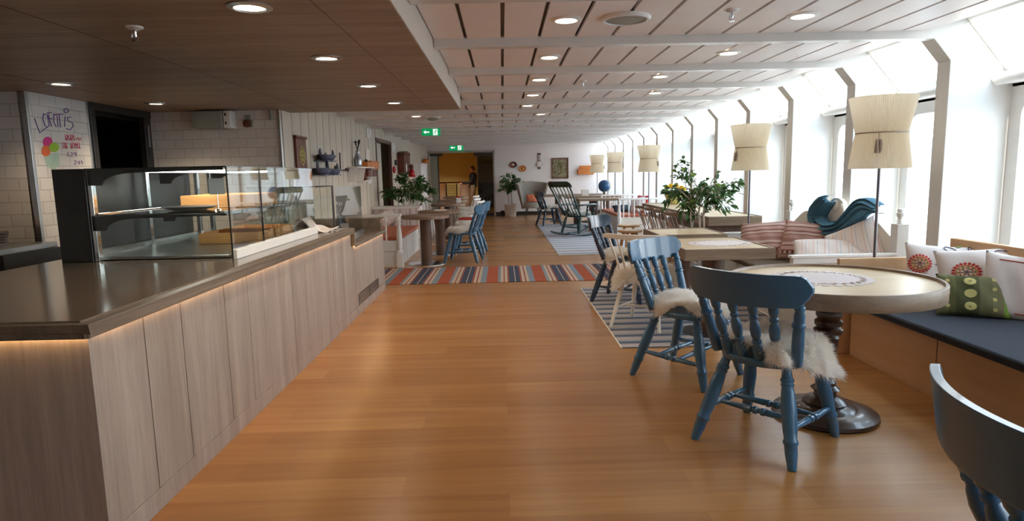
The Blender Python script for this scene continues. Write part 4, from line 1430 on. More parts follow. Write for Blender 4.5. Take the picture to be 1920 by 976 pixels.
def lean(loc, rz, tilt, roll=0.0):
    """pillow standing on its lower edge at loc, face turned to rz, leaned back by tilt (radians from vertical)"""
    return Matrix.Translation(loc) @ Matrix.Rotation(rz, 4, 'Z') @ Matrix.Rotation(PI / 2 - tilt, 4, 'X') @ Matrix.Rotation(roll, 4, 'Z')


def ell(cx_, cy_, rx_, ry_, rot=0.0, n_=12):
    c0, s0 = math.cos(rot), math.sin(rot)
    return [(cx_ + rx_ * math.cos(t) * c0 - ry_ * math.sin(t) * s0, cy_ + rx_ * math.cos(t) * s0 + ry_ * math.sin(t) * c0) for t in [2 * PI * i / n_ for i in range(n_)]]


def petals(cx_, cy_, r0, r1, n_, w_=0.03):
    return [ell(cx_ + (r0 + r1) / 2 * math.cos(2 * PI * i / n_), cy_ + (r0 + r1) / 2 * math.sin(2 * PI * i / n_), (r1 - r0) / 2, w_, 2 * PI * i / n_, 8) for i in range(n_)]


def spiral(cx_, cy_, r_):
    return [(cx_ + r_ * (1 - t / 26) * math.cos(t * 0.42), cy_ + r_ * (1 - t / 26) * math.sin(t * 0.42)) for t in range(24)]

def EMB(fx, fy, k=1.45):
    P2 = lambda x_, y_: (fx + k * x_, fy + k * y_)
    lines = [[P2(0.05 * math.cos(a), 0.05 * math.sin(a)), P2(0, 0)] for a in (0, 1.05, 2.1, 3.14, 4.2, 5.2)]
    lines += [[P2(0.14 + 0.04 * i, -0.003 * i) for i in range(10)]]
    lines += [[P2(0.18 + 0.07 * i, 0.04), P2(0.2 + 0.07 * i, 0), P2(0.18 + 0.07 * i, -0.04)] for i in range(4)]
    lines += [ell(fx + k * 0.28, fy + k * 0.19, k * 0.07, k * 0.035, -0.7, 14), ell(fx + k * 0.24, fy - k * 0.19, k * 0.08, k * 0.035, 0.6, 14)]
    lines += [spiral(fx + k * 0.50, fy - k * 0.22, k * 0.07), spiral(fx + k * 0.47, fy + k * 0.22, k * 0.05)]
    fl = lambda x_, y_: [ell(fx + k * x_ + k * 0.03 * math.cos(a), fy + k * y_ + k * 0.03 * math.sin(a), k * 0.022, k * 0.013, a, 8) for a in (0.5, 2.0, 3.6, 5.2)]
    return [('poly', M['red_thread'], petals(fx, fy, k * 0.080, k * 0.115, 20, k * 0.013)),
            ('line', M['orange_thread'], [ell(fx, fy, k * q_, k * q_, 0, 18) + [(fx + k * q_, fy)] for q_ in (0.075, 0.05, 0.02)]),
            ('poly', M['olive_thread'], petals(fx, fy, k * 0.052, k * 0.072, 10, k * 0.008)),
            ('line', M['grey_thread'], lines),
            ('poly', M['orange_thread'], fl(0.40, 0.11) + fl(0.38, -0.12)),
            ('poly', M['olive_thread'], [ell(fx + k * 0.36, fy + k * 0.26, k * 0.04, k * 0.018, 0.5, 10), ell(fx + k * 0.52, fy - k * 0.05, k * 0.035, k * 0.016, -0.4, 10)])]
# ================================================================== WINDOW BENCHES
def bench(name, label, x0, x1, y0, y1, body_m, cush_m, ztop=0.42, seams=()):
    t = thing(name, label, 'bench', (0, 0, 0))
    MB().box((x0 + 0.06, y0, 0), (x1, y1, ztop - 0.052)).build('body', body_m, t, bevel=0.002)
    for ys in seams:
        MB().box((x0 + 0.0585, ys - 0.0025, 0.0), (x0 + 0.061, ys + 0.0025, ztop - 0.053)).build('panel_joint', M['counter_gap'], t)
    MB().box((x0, y0 - 0.005, ztop - 0.05), (x1 - 0.02, y1 + 0.005, ztop)).build('seat_cushion', cush_m, t, bevel=0.015, smooth=50, seg=3)
    return t

b1 = bench('window_bench', 'birch window bench with long navy seat pad beside the big round table', 2.43, 3.18, -1.2, 4.44, M['birch'], M['navy_fabric'], 0.42, (3.53, 2.2, 0.8))
MB().box((3.185, -1.2, 0.0), (3.225, 4.41, 0.47)).build('back_panel', M['white'], b1)
b = MB().box((3.17, -1.2, 0.77), (3.225, 4.44, 0.835))
b.box((3.185, 4.36, 0.47), (3.223, 4.44, 0.77)).box((3.185, 2.6, 0.47), (3.223, 2.66, 0.77)).box((3.185, 0.9, 0.47), (3.223, 0.96, 0.77))
b.build('back_rail', M['birch'], b1, bevel=0.004)
b = MB()
yy = -1.1
while yy < 3.95:
    b.box((3.195, yy, 0.47), (3.213, yy + 0.022, 0.77))
    yy += 0.075
b.build('back_slats', M['stoolwood'], b1)
b = MB().box((2.40, 4.47, 0.0), (3.10, 4.505, 0.70)).build('end_board', M['birch'], b1, bevel=0.004)

b2 = bench('window_bench', 'bench with taupe seat pad in front of the square tables and pillows', 2.37, 3.10, 5.03, 6.91, M['cream'], M['brown_fabric'], 0.45)
# carved white settle at the back of this bench
se = thing('carved_settle', 'white painted carved settle back with finials behind the taupe bench', 'settle', (0, 0, 0))
n_ = 60
pts = [(4.93, 0.0)]
pts = [(5.02, 0.47)]
for i in range(n_ + 1):
    q = i / n_
    yy = 5.06 + 1.83 * q
    e = abs(q - 0.5) * 2
    z_ = 0.80 + 0.17 * (1 - e) ** 0.8 + 0.035 * math.cos(e * 9.5) * (1 if e > 0.15 else 0.6)
    if e < 0.16:
        z_ = 0.965 + 0.10 * math.sqrt(max(0, 1 - (e / 0.16) ** 2))
    pts.append((yy, z_))
pts.append((6.93, 0.47))
MB().prism(pts, 3.15, 3.19, 'yz').build('back_board', M['cream'], se, bevel=0.005)
b = MB()
for (yy, r_) in ((5.975, 0.045), (5.87, 0.05), (6.08, 0.05), (5.78, 0.04), (6.17, 0.04)):
    zz = 0.99 if yy == 5.975 else 0.955 if abs(yy - 5.975) < 0.12 else 0.90
    b.ball((3.148, yy, zz), (0.018, r_, r_ * 1.25), 12, 8)
for sgn in (-1, 1):
    for q in range(3):
        b.tube([(3.142, 5.975 + sgn * (0.10 + 0.16 * q + 0.12 * math.sin(t / 6 * PI)), 0.83 - 0.03 * q + 0.07 * t / 6) for t in range(7)], [0.010] * 7, 6)
b.build('carving', M['cream'], se, smooth=True)
for yy, hh in ((5.03, 0.89), (6.94, 0.89)):
    MB().box((3.13, yy - 0.045, 0.0), (3.225, yy + 0.045, hh)).build('post', M['white'], se, bevel=0.004)
    MB().turned((3.175, yy, hh), (3.175, yy, hh + 0.125), [(0, 0.022), (0.08, 0.022), (0.14, 0.010), (0.22, 0.024), (0.30, 0.012), (0.5, 0.026), (0.68, 0.030), (0.78, 0.016), (0.84, 0.026), (0.95, 0.020), (1, 0.006)], 14).build('finial', M['white'], se, smooth=40)
for yy in (4.985, 6.955):
    b = MB().box((2.29, yy - 0.03, 0.595), (3.125, yy + 0.03, 0.66)).box((2.33, yy - 0.02, 0.0), (3.125, yy + 0.02, 0.594))
    b.box((2.275, yy - 0.036, 0.64), (3.125, yy + 0.036, 0.663))
    b.build('side_panel', M['white'], se, bevel=0.004)

# pillows on the bench
GP = 'cushions on the settle bench'
pillow('striped_cushion', 'pink striped woven cushion leaning at the left end of the settle', M['pillow_pink'], 0.50, 0.42, 0.15, lean((2.66, 6.42, 0.63), math.radians(-38), 0.55, 0.12), GP,
       [('poly', M['rust'], [ell(0.12 + 0.11 * i, 0.16, 0.03, 0.04, 0, 8) for i in range(8)])])
pillow('striped_cushion', 'pink striped woven cushion beside the blue throw, right of its twin', M['pillow_pink'], 0.46, 0.42, 0.15, lean((2.93, 6.10, 0.64), math.radians(-42), 0.45, -0.05), GP,
       [('poly', M['rust'], [ell(0.12 + 0.11 * i, 0.16, 0.03, 0.04, 0, 8) for i in range(8)])])
pillow('small_cushion', 'small beige cushion with dark motifs below the blue throw', M['lace'], 0.30, 0.22, 0.09, lean((2.93, 5.72, 0.555), math.radians(-48), 0.4, 0), GP,
       [('poly', M['rust'], [ell(0.14 + 0.18 * i, 0.5, 0.035, 0.05, 0, 8) for i in range(5)] + [ell(0.5 + 0.1 * i, 0.2, 0.03, 0.04, 0, 8) for i in range(3)])])
pillow('striped_pillow', 'large white pinstriped pillow lying flat at the right end of the settle', M['pillow_stripe'], 0.62, 0.44, 0.15, Matrix.Translation((2.82, 5.40, 0.60)) @ Matrix.Rotation(math.radians(-25), 4, 'Z') @ Matrix.Rotation(math.radians(28), 4, 'X'), GP)
pillow('striped_pillow', 'white and peach striped pillow propped upright against the settle back', M['pillow_stripe'], 0.50, 0.44, 0.14, lean((3.03, 5.42, 0.66), math.radians(-65), 0.35, 0.5), GP)

# the throw draped over the settle back
_tp = [(1556, 372), (1541, 384), (1531, 400), (1534, 418), (1552, 429), (1575, 426), (1594, 410), (1610, 394), (1626, 385), (1650, 392)]
_tw = [0.035, 0.085, 0.115, 0.105, 0.075, 0.070, 0.095, 0.095, 0.07, 0.035]
_tc = [on_x(u_, v_, 3.08) for u_, v_ in _tp]


def throw_fn(side):
    def fn(u, w_):
        f_ = u * (len(_tc) - 1.0001)
        i_ = int(f_)
        t_ = f_ - i_
        q0, q1, q2, q3 = _tc[max(i_ - 1, 0)], _tc[i_], _tc[i_ + 1], _tc[min(i_ + 2, len(_tc) - 1)]
        c_ = 0.5 * ((2 * q1) + (q2 - q0) * t_ + (2 * q0 - 5 * q1 + 4 * q2 - q3) * t_ ** 2 + (3 * q1 - q0 - 3 * q2 + q3) * t_ ** 3)
        d_ = (q2 - q1).lerp(q2 - q0, 0.5)
        d_.x = 0
        d_.normalize()
        wd = _tw[i_] + (_tw[i_ + 1] - _tw[i_]) * t_
        k_ = (w_ - 0.5) * 2
        fold = 0.016 * math.sin(w_ * 24 + 4 * u) + 0.008 * math.sin(w_ * 47 + 9 * u)
        return (c_.x + 0.03 - 0.075 * math.sqrt(max(0, 1 - k_ * k_)) - fold + side * 0.010, c_.y + d_.z * wd * k_, c_.z - d_.y * wd * k_)
    return fn
o = closed_pair(throw_fn(1), throw_fn(-1), 64, 44).build('throw_blanket', M['teal_fabric'], smooth=True)
tag(o, 'blue knitted throw draped in a swag over the carved settle back', 'blanket')

GQ = 'cushions on the navy bench'
pillow('embroidered_cushion', 'white cushion embroidered with a red flower, left one on the navy bench', M['pillow_white'], 0.46, 0.42, 0.13, lean((2.99, 4.24, 0.612), math.radians(-20), 0.38, -0.06), GQ, EMB(0.17, 0.62))
pillow('embroidered_cushion', 'tilted white embroidered cushion behind the green cushion', M['pillow_white'], 0.52, 0.42, 0.14, lean((3.07, 3.96, 0.622), math.radians(-30), 0.40, 0.12), GQ, EMB(0.30, 0.58) + EMB(0.86, 0.30)[:2])
pillow('plain_cushion', 'white cushion with thin red lines at the right, behind the green cushion', M['pillow_white'], 0.34, 0.42, 0.12, lean((3.10, 3.76, 0.600), math.radians(-30), 0.30, -0.12), GQ,
       [('line', M['red_thread'], [[(0.2 + 0.06 * i, 0.88) for i in range(11)], [(0.55 + 0.06 * i, 0.10) for i in range(6)]])])
pillow('green_cushion', 'olive green patterned cushion in front of the white cushions', M['pillow_green'], 0.38, 0.27, 0.11, lean((2.89, 3.82, 0.545), math.radians(-26), 0.45, 0.0), GQ,
       [('poly', M['yellow_thread'], [ell(0.45, 0.2 + 0.3 * i, 0.085, 0.10, 0, 14) for i in range(3)] + [ell(0.78, 0.14 + 0.24 * i, 0.035, 0.045, 0, 8) for i in range(4)] + [ell(0.14, 0.2 + 0.3 * i, 0.035, 0.045, 0, 8) for i in range(3)]),
        ('poly', M['olive_thread'], [ell(0.45, 0.2 + 0.3 * i + 0.0, 0.03, 0.035, 0, 10) for i in range(3)])])

# ================================================================== BIG ROUND TABLE
rt = thing('round_table', 'big round oak table with raised rim on a dark turned pedestal', 'table', (1.745, 3.33, 0))
R_ = 0.52
MB().turned((0, 0, 0.70), (0, 0, 0.752), [(0, 0.40), (0.0, R_ - 0.01), (1, R_ - 0.01)], 72).build('tabletop', M['oak'], rt, smooth=40)
b = MB()
prof_ = [(R_ - 0.012, 0.685), (R_ + 0.006, 0.685), (R_ + 0.008, 0.69), (R_ + 0.008, 0.762), (R_ + 0.004, 0.767), (R_ - 0.008, 0.767), (R_ - 0.012, 0.762)]
k = len(prof_)
vv, ff = [], []
for i in range(72):
    a = 2 * PI * i / 72
    vv += [(r_ * math.cos(a), r_ * math.sin(a), z_) for r_, z_ in prof_]
for i in range(72):
    for j in range(k):
        ff.append((i * k + j, ((i + 1) % 72) * k + j, ((i + 1) % 72) * k + (j + 1) % k, i * k + (j + 1) % k))
b.add(vv, ff).build('rim', M['oak_edge'], rt, smooth=40)
MB().turned((0, 0, 0.05), (0, 0, 0.70), [(0, 0.12), (0.03, 0.105), (0.05, 0.115), (0.08, 0.09), (0.10, 0.06), (0.13, 0.055), (0.16, 0.075), (0.19, 0.05), (0.22, 0.055), (0.25, 0.042), (0.30, 0.046), (0.36, 0.038), (0.45, 0.045), (0.56, 0.055), (0.60, 0.058), (0.62, 0.050), (0.64, 0.074), (0.67, 0.074), (0.69, 0.058), (0.71, 0.070), (0.74, 0.070), (0.76, 0.056), (0.79, 0.066), (0.82, 0.064), (0.84, 0.046), (0.90, 0.044), (0.94, 0.06), (0.97, 0.062), (1, 0.085)], 32).build('pedestal', M['espresso'], rt, smooth=30)
MB().turned((0, 0, 0), (0, 0, 0.075), [(0, 0.26), (0.12, 0.272), (0.35, 0.268), (0.45, 0.245), (0.50, 0.235), (0.62, 0.215), (0.66, 0.165), (0.82, 0.15), (0.88, 0.125), (1, 0.11)], 48).build('base', M['espresso'], rt, smooth=30)


def doily(name, label, cx_, cy_, z_, r_, stretch=(1, 1), rot=0):
    b = MB()
    for rr, hole in ((0.0, 0), ):
        b.turned((0, 0, 0), (0, 0, 0.0022), [(0, r_ * 0.72), (1, r_ * 0.72)], 40)
    for i in range(26):
        a = 2 * PI * i / 26
        c_ = (r_ * 0.87 * math.cos(a), r_ * 0.87 * math.sin(a))
        b.turned((c_[0], c_[1], 0), (c_[0], c_[1], 0.002), [(0, r_ * 0.095), (1, r_ * 0.095)], 12)
        b.tube([(r_ * 0.70 * math.cos(a), r_ * 0.70 * math.sin(a), 0.001), (r_ * 0.80 * math.cos(a), r_ * 0.80 * math.sin(a), 0.001)], 0.006, 5)
    o = b.build(name, M['lace'])
    o.location = (cx_, cy_, z_)
    o.rotation_euler = (0, 0, rot)
    o.scale = (stretch[0], stretch[1], 1)
    tag(o, label, 'doily')
    return o
doily('lace_doily', 'round white lace doily in the middle of the big round table', 1.73, 3.40, 0.7525, 0.27)


# ================================================================== SQUARE TABLES
def square_table(x0, x1, y0, y1, label, top=0.755):
    t = thing('square_table', label, 'table', ((x0 + x1) / 2, (y0 + y1) / 2, 0), 0, 'square pedestal tables')
    a, b_ = (x1 - x0) / 2, (y1 - y0) / 2
    MB().box((-a + 0.02, -b_ + 0.02, top - 0.07), (a - 0.02, b_ - 0.02, top - 0.006)).build('tabletop', M['oak'], t)
    b = MB().box((-a, -b_, top - 0.085), (a, -b_ + 0.019, top)).box((-a, b_ - 0.019, top - 0.085), (a, b_, top)).box((-a, -b_ + 0.0195, top - 0.085), (-a + 0.019, b_ - 0.0195, top)).box((a - 0.019, -b_ + 0.0195, top - 0.085), (a, b_ - 0.0195, top))
    b.build('rim', M['oak_edge'], t, bevel=0.003)
    MB().turned((0, 0, 0.015), (0, 0, top - 0.07), [(0, 0.075), (1, 0.075)], 28).build('pedestal', M['walnut'], t, smooth=40)
    MB().turned((0, 0, 0), (0, 0, 0.015), [(0, 0.24), (0.6, 0.24), (1, 0.22)], 36).build('base', M['dark_steel'], t, smooth=40)
    return t
square_table(1.37, 2.06, 4.75, 5.62, 'square oak table with a white lace runner, near the cream chair')
square_table(1.46, 2.10, 5.90, 6.60, 'square oak table behind the one with the lace runner')
dl = doily('lace_runner', 'white lace runner laid across the nearer square table', 1.78, 5.18, 0.7495, 0.25, (1.15, 1.0), 0.5)

# long console table along the windows
cs = thing('console_table', 'long oak console table along the windows behind the leafy ficus', 'table', (0, 0, 0))
MB().box((2.37, 7.26, 0.735), (2.95, 10.70, 0.81)).build('tabletop', M['oak_y'], cs)
b = MB().box((2.35, 7.24, 0.71), (2.97, 7.259, 0.817)).box((2.35, 10.701, 0.71), (2.97, 10.72, 0.817)).box((2.35, 7.2595, 0.71), (2.3695, 10.70, 0.817)).box((2.9505, 7.2595, 0.71), (2.97, 10.70, 0.817))
b.build('rim', M['oak_edge'], cs, bevel=0.003)
for yy in (7.55, 8.9, 10.5):
    MB().box((2.74, yy, 0.0), (2.92, yy + 0.06, 0.71)).build('leg_panel', M['walnut'], cs, bevel=0.003)
MB().box((2.40, 7.30, 0.62), (2.92, 10.68, 0.709)).build('apron', M['walnut'], cs)

# ================================================================== ROUND TABLES, LEFT ROW
def pub_table(x, y, label, r_=0.37, src=None):
    if src:
        return dup(src, (x, y, 0), 0, label)
    t = thing('pub_table', label, 'table', (x, y, 0), 0, 'round tables along the left wall')
    MB().turned((0, 0, 0.705), (0, 0, 0.755), [(0, r_ - 0.01), (0.08, r_), (0.92, r_), (1, r_ - 0.008)], 44).build('tabletop', M['walnut_x'], t, smooth=40)
    MB().turned((0, 0, 0.016), (0, 0, 0.705), [(0, 0.085), (1, 0.085)], 28).build('pedestal', M['walnut'], t, smooth=40)
    MB().turned((0, 0, 0), (0, 0, 0.016), [(0, 0.29), (0.6, 0.29), (1, 0.27)], 40).build('base', M['chrome'], t, smooth=40)
    return t
tb = pub_table(-1.20, 9.75, 'round brown pedestal table nearest the camera beside the left settle')
for (x, y, s_) in ((-1.10, 10.98, 'second from the camera'), (-1.17, 13.6, 'third from the camera'), (-1.24, 15.6, 'fourth from the camera'), (-1.33, 17.9, 'farthest from the camera')):
    pub_table(x, y, 'round brown pedestal table of the left row, ' + s_, src=tb)
o = MB().box((-0.10, -0.14, 0), (0.10, 0.14, 0.006)).build('menu_card', M['paper'], loc=(-1.08, 11.0, 0.756))
tag(o, 'white menu lying on the second round table of the left row', 'menu')
mh = thing('menu_holder', 'white card holder with a red top on the left row of tables', 'menu holder', (-1.0, 15.72, 0.756))
p_ = on_y(905, 378, 13.3)
mh.location = (-0.95, 13.6, 0.756)
MB().box((-0.045, -0.02, 0), (0.045, 0.02, 0.12)).build('card_block', M['paper'], mh, bevel=0.004)
MB().box((-0.05, -0.025, 0.1205), (0.05, 0.025, 0.15)).build('red_cap', M['red'], mh, bevel=0.006)

# ================================================================== SETTLES WITH TURNED POSTS
NEWEL = [(0, 0.045), (0.25, 0.045), (0.255, 0.038), (0.27, 0.048), (0.30, 0.030), (0.36, 0.036), (0.46, 0.046), (0.60, 0.040), (0.82, 0.026), (0.86, 0.038), (0.88, 0.026), (0.92, 0.036), (1, 0.032)]
BAL = [(0, 0.014), (0.1, 0.012), (0.2, 0.018), (0.3, 0.011), (0.6, 0.016), (0.8, 0.011), (0.85, 0.017), (1, 0.012)]


def settle(label, xf, xb, y0, y1, front_m, nbal=3, seat_z=0.455, far_rail=True):
    t = thing('post_settle', label, 'settle', (0, 0, 0))
    sgn = 1 if xb < xf else -1
    lo, hi = min(xf, xb), max(xf, xb)
    MB().box((lo + (0.03 if sgn < 0 else 0), y0, 0), (hi - (0.03 if sgn > 0 else 0), y1, seat_z - 0.055)).build('body', front_m, t, bevel=0.003)
    xx = xf - sgn * 0.029
    for q in range(1, 3):
        ys = y0 + (y1 - y0) * q / 3
        MB().box((min(xx, xx + sgn * 0.001), ys - 0.003, 0.02), (max(xx, xx + sgn * 0.001), ys + 0.003, seat_z - 0.06)).build('panel_joint', M['counter_gap'], t)
    MB().box((lo + 0.03, y0 - 0.001, 0.235), (hi - 0.06, y0, 0.24)).build('panel_joint', M['counter_gap'], t)
    MB().box((lo + 0.01, y0 + 0.035, seat_z - 0.054), (hi - 0.01, y1 - 0.035, seat_z)).build('seat_cushion', M['orange_fabric'], t, bevel=0.018, smooth=50, seg=3)
    xp = xf - sgn * 0.02
    for yy in ((y0, y1) if far_rail else (y0,)):
        b = MB().box((xp - 0.045, yy - 0.045, 0), (xp + 0.045, yy + 0.045, 0.22))
        b.turned((xp, yy, 0.22), (xp, yy, 0.76), NEWEL[2:] and [(max(0, (a - 0.25) / 0.75), r_) for a, r_ in NEWEL[1:]], 18)
        b.build('newel_post', M['white'], t, smooth=35)
        rl = MB().box((lo, yy - 0.03, 0.76), (hi + 0.02, yy + 0.03, 0.80)).build('end_rail', M['white'], t, bevel=0.006)
        for q in range(nbal):
            xq = xf + (xb - xf) * (q + 1) / (nbal + 1)
            MB().turned((xq, yy, seat_z - 0.06), (xq, yy, 0.76), BAL, 12).build('baluster', M['white'], rl, smooth=35)
    return t
settle('white panelled settle with rust seat pad just beyond the serving counter', -1.54, -2.40, 9.47, 11.70, M['white'])
settle('white railed settle with rust seat pad at the windows behind the rocking chair', 2.42, 3.21, 13.35, 15.75, M['cream'], 6, 0.45)
# small white spindle rail seat further on the left
ws = thing('white_bench', 'small white spindle back bench beyond the ficus on the left', 'bench', (-1.95, 14.3, 0))
MB().box((-0.38, -0.25, 0.40), (0.38, 0.22, 0.44)).build('seat', M['white'], ws, bevel=0.006)
for sx, sy in ((-1, -1), (1, -1), (-1, 1), (1, 1)):
    MB().turned((0.33 * sx, 0.19 * sy, 0.40), (0.36 * sx, 0.22 * sy, 0), LEG, 10).build('leg', M['white'], ws, smooth=35)
for i in range(9):
    MB().turned((-0.34 + 0.085 * i, -0.22, 0.44), (-0.34 + 0.085 * i, -0.27, 0.80), BAL, 8).build('baluster', M['white'], ws, smooth=35)
MB().box((-0.40, -0.30, 0.80), (0.40, -0.25, 0.87)).build('top_rail', M['white'], ws, bevel=0.012)

# low cabinet under a lace cloth, with cushion, between settle and ficus
cb = thing('low_cabinet', 'low cabinet hidden under a lace cloth behind the left settle', 'cabinet', (0, 0, 0))
MB().box((-2.38, 11.88, 0), (-1.60, 12.22, 0.775)).build('body', M['white'], cb, bevel=0.005)
MB().box((-2.40, 11.86, 0.7755), (-1.58, 12.24, 0.79)).build('top', M['white'], cb)
def tc_fn(u, w_):
    # top, then down the front (-y) side; u along x
    x_ = -2.42 + 0.90 * u
    s_ = w_ * 1.15
    if s_ < 0.40:
        return (x_, 12.25 - s_, 0.797)
    d_ = s_ - 0.40
    hang = d_ * (0.52 + 0.10 * math.sin(u * 19) * 0.3)
    return (x_, 11.845 - 0.012 * math.sin(u * 34) * min(1, d_ * 6) - 0.01, 0.797 - hang)
o = MB().grid(tc_fn, 60, 40).build('lace_tablecloth', M['lace'], smooth=True)
o.modifiers.new('thick', 'SOLIDIFY').thickness = 0.003
tag(o, 'white lace tablecloth hanging over the cabinet behind the left settle', 'tablecloth')
o = MB()
def side_cloth(u, w_):
    return (-1.555 + 0.012 * math.sin(u * 30) * w_ * 1.0 + 0.02 * w_, 11.84 + 0.42 * u, 0.797 - w_ * 0.72)
o.grid(side_cloth, 30, 20).build('cloth_side_fall', M['lace'], bpy.data.objects['lace_tablecloth'], smooth=True)
pillow('white_cushion', 'white cushion standing on the lace cloth by the left wall', M['pillow_white'], 0.34, 0.30, 0.11, lean((-2.14, 11.72, 0.60), math.radians(15), 0.25, 0.5))


# ================================================================== PLANTS
def leaf(b, p, d, L, wd, mi=0):
    d = d.normalized()
    sd_ = d.cross(Vector((0, 0, 1)))
    if sd_.length < 0.05:
        sd_ = Vector((1, 0, 0))
    sd_ = sd_.normalized()
    up = sd_.cross(d).normalized()
    a = random.uniform(-0.9, 0.9)
    sd_ = (sd_ * math.cos(a) + up * math.sin(a)).normalized()
    up = sd_.cross(d).normalized()
    mid = p + d * L * 0.45 - up * 0.0 + Vector((0, 0, 0.01 * L))
    tip = p + d * L + Vector((0, 0, -0.22 * L))
    q = [p, p + d * L * 0.28 + sd_ * wd * 0.42 + up * 0.12 * wd, p + d * L * 0.55 + sd_ * wd * 0.45 + up * 0.1 * wd, tip, p + d * L * 0.55 - sd_ * wd * 0.45 + up * 0.1 * wd, p + d * L * 0.28 - sd_ * wd * 0.42 + up * 0.12 * wd, mid]
    b.add(q, [(0, 1, 6), (1, 2, 6), (2, 3, 6), (3, 4, 6), (4, 5, 6), (5, 0, 6)], mi)


def ficus(name, label, loc, pot_r, pot_h, crown_c, crown_r, nleaf, seed, stems=4, leafL=0.075, pot_top=None, lime=0.04, holes=0.0, grp='potted ficus trees', branches=26):
    random.seed(seed)
    t = thing(name, label, 'plant', loc, 0, grp)
    MB().turned((0, 0, 0), (0, 0, pot_h), [(0, pot_r * 0.82), (0.05, pot_r * 0.86), (0.9, pot_r), (0.93, pot_r * 1.05), (1, pot_r * 1.05), (1, pot_r * 0.93), (0.9, pot_r * 0.90)], 32).build('pot', M['pot'], t, smooth=40)
    MB().turned((0, 0, pot_h * 0.88), (0, 0, pot_h * 0.92), [(0, pot_r * 0.88), (1, pot_r * 0.86)], 24).build('soil', M['soil'], t)
    tr = MB()
    tops = []
    cz = crown_c[2]
    for i in range(stems):
        a = 2 * PI * i / stems + random.random()
        r0 = pot_r * 0.35
        base = Vector((r0 * math.cos(a), r0 * math.sin(a), pot_h * 0.9))
        top = Vector(crown_c) + Vector((0.18 * crown_r[0] * math.cos(a), 0.18 * crown_r[1] * math.sin(a), random.uniform(-0.1, 0.15) * crown_r[2]))
        m1 = base.lerp(top, 0.35) + Vector((random.uniform(-0.02, 0.02), random.uniform(-0.02, 0.02), 0))
        m2 = base.lerp(top, 0.7) + Vector((random.uniform(-0.03, 0.03), random.uniform(-0.03, 0.03), 0))
        tr.tube([base, m1, m2, top], [0.015, 0.013, 0.011, 0.006], 8)
        tops.append((m2, top))
    lv = MB()
    per = nleaf // branches
    for k in range(branches):
        m2, top = tops[k % stems]
        s0 = m2.lerp(top, random.uniform(-0.3, 1.0))
        while True:
            q = Vector((random.uniform(-1, 1), random.uniform(-1, 1), random.uniform(-1, 1)))
            if 0.45 < q.length < 1:
                break
        end = Vector(crown_c) + Vector((q.x * crown_r[0], q.y * crown_r[1], q.z * crown_r[2]))
        midp = s0.lerp(end, 0.55) + Vector((0, 0, 0.05 + 0.08 * random.random()))
        tr.tube([s0, midp, end], [0.005, 0.0035, 0.002], 5)
        for j in range(per):
            f_ = random.random() ** 0.6
            p0 = s0.lerp(midp, f_ * 2) if f_ < 0.5 else midp.lerp(end, f_ * 2 - 1)
            p0 = p0 + Vector((random.gauss(0, 0.022), random.gauss(0, 0.022), random.gauss(0, 0.018)))
            out = (end - s0).normalized()
            d_ = out * 0.6 + Vector((random.gauss(0, 0.6), random.gauss(0, 0.6), random.gauss(-0.25, 0.4)))
            leaf(lv, p0, d_, leafL * random.uniform(0.7, 1.2), leafL * 0.55, 1 if random.random() < lime else 0)
    tr.build('trunk', M['bark'], t, smooth=40)
    lv.build('foliage', [M['leaf'], M['leaf_lime']], t, fix=False)
    return t
ficus('potted_ficus', 'leafy ficus with pale stems in a white pot behind the square tables', (2.11, 6.87, 0), 0.15, 0.33, (0.02, 0, 1.12), (0.50, 0.36, 0.38), 720, 21, 5, 0.072, lime=0.08, branches=40)
ficus('potted_ficus', 'spreading dark green ficus on the lace covered cabinet at the left wall', (-1.84, 12.44, 0), 0.16, 0.60, (0.0, -0.05, 1.07), (0.54, 0.42, 0.33), 820, 5, 4, 0.10, lime=0.0, branches=34)
ficus('potted_ficus', 'ficus with bright stems in a white pot beside the glass doorway', (0.24, 20.45, 0), 0.20, 0.40, (-0.02, 0, 1.08), (0.46, 0.40, 0.42), 560, 9, 4, 0.11, lime=0.0)

fp = thing('flower_pot', 'yellow pot with yellow flowers on the long console table', 'plant', (2.78, 10.35, 0.818))
MB().turned((0, 0, 0), (0, 0, 0.15), [(0, 0.10), (0.8, 0.135), (0.85, 0.145), (1, 0.145), (1, 0.12), (0.8, 0.11)], 28).build('pot', M['yellow_pot'], fp, smooth=40)
random.seed(4)
lv = MB()
for i in range(220):
    a, r_ = random.random() * 6.28, random.random() ** 0.5 * 0.13
    p0 = Vector((r_ * math.cos(a), r_ * math.sin(a), 0.15))
    leaf(lv, p0, Vector((math.cos(a) * random.uniform(0.3, 1.2), math.sin(a) * random.uniform(0.3, 1.2), random.uniform(0.2, 0.9))), random.uniform(0.07, 0.15), 0.035, 0)
lv.build('foliage', [M['leaf']], fp, fix=False)
yf = paint('yellow_petals', srgb(244, 196, 30), 0.6)
for (dx, dy, dz) in ((-0.12, -0.03, 0.27), (-0.04, 0.0, 0.29), (0.04, -0.03, 0.28), (0.12, -0.02, 0.25), (0.15, -0.05, 0.23)):
    b = MB()
    b.ball((dx, dy, dz), (0.018, 0.018, 0.014), 8, 6)
    for k in range(6):
        a = k * PI / 3
        b.ball((dx + 0.026 * math.cos(a), dy, dz + 0.026 * math.sin(a)), (0.018, 0.01, 0.018), 8, 5)
    b.tube([(dx * 0.4, dy * 0.4, 0.15), (dx, dy, dz)], 0.003, 5)
    b.build('flower', yf, fp, smooth=True)


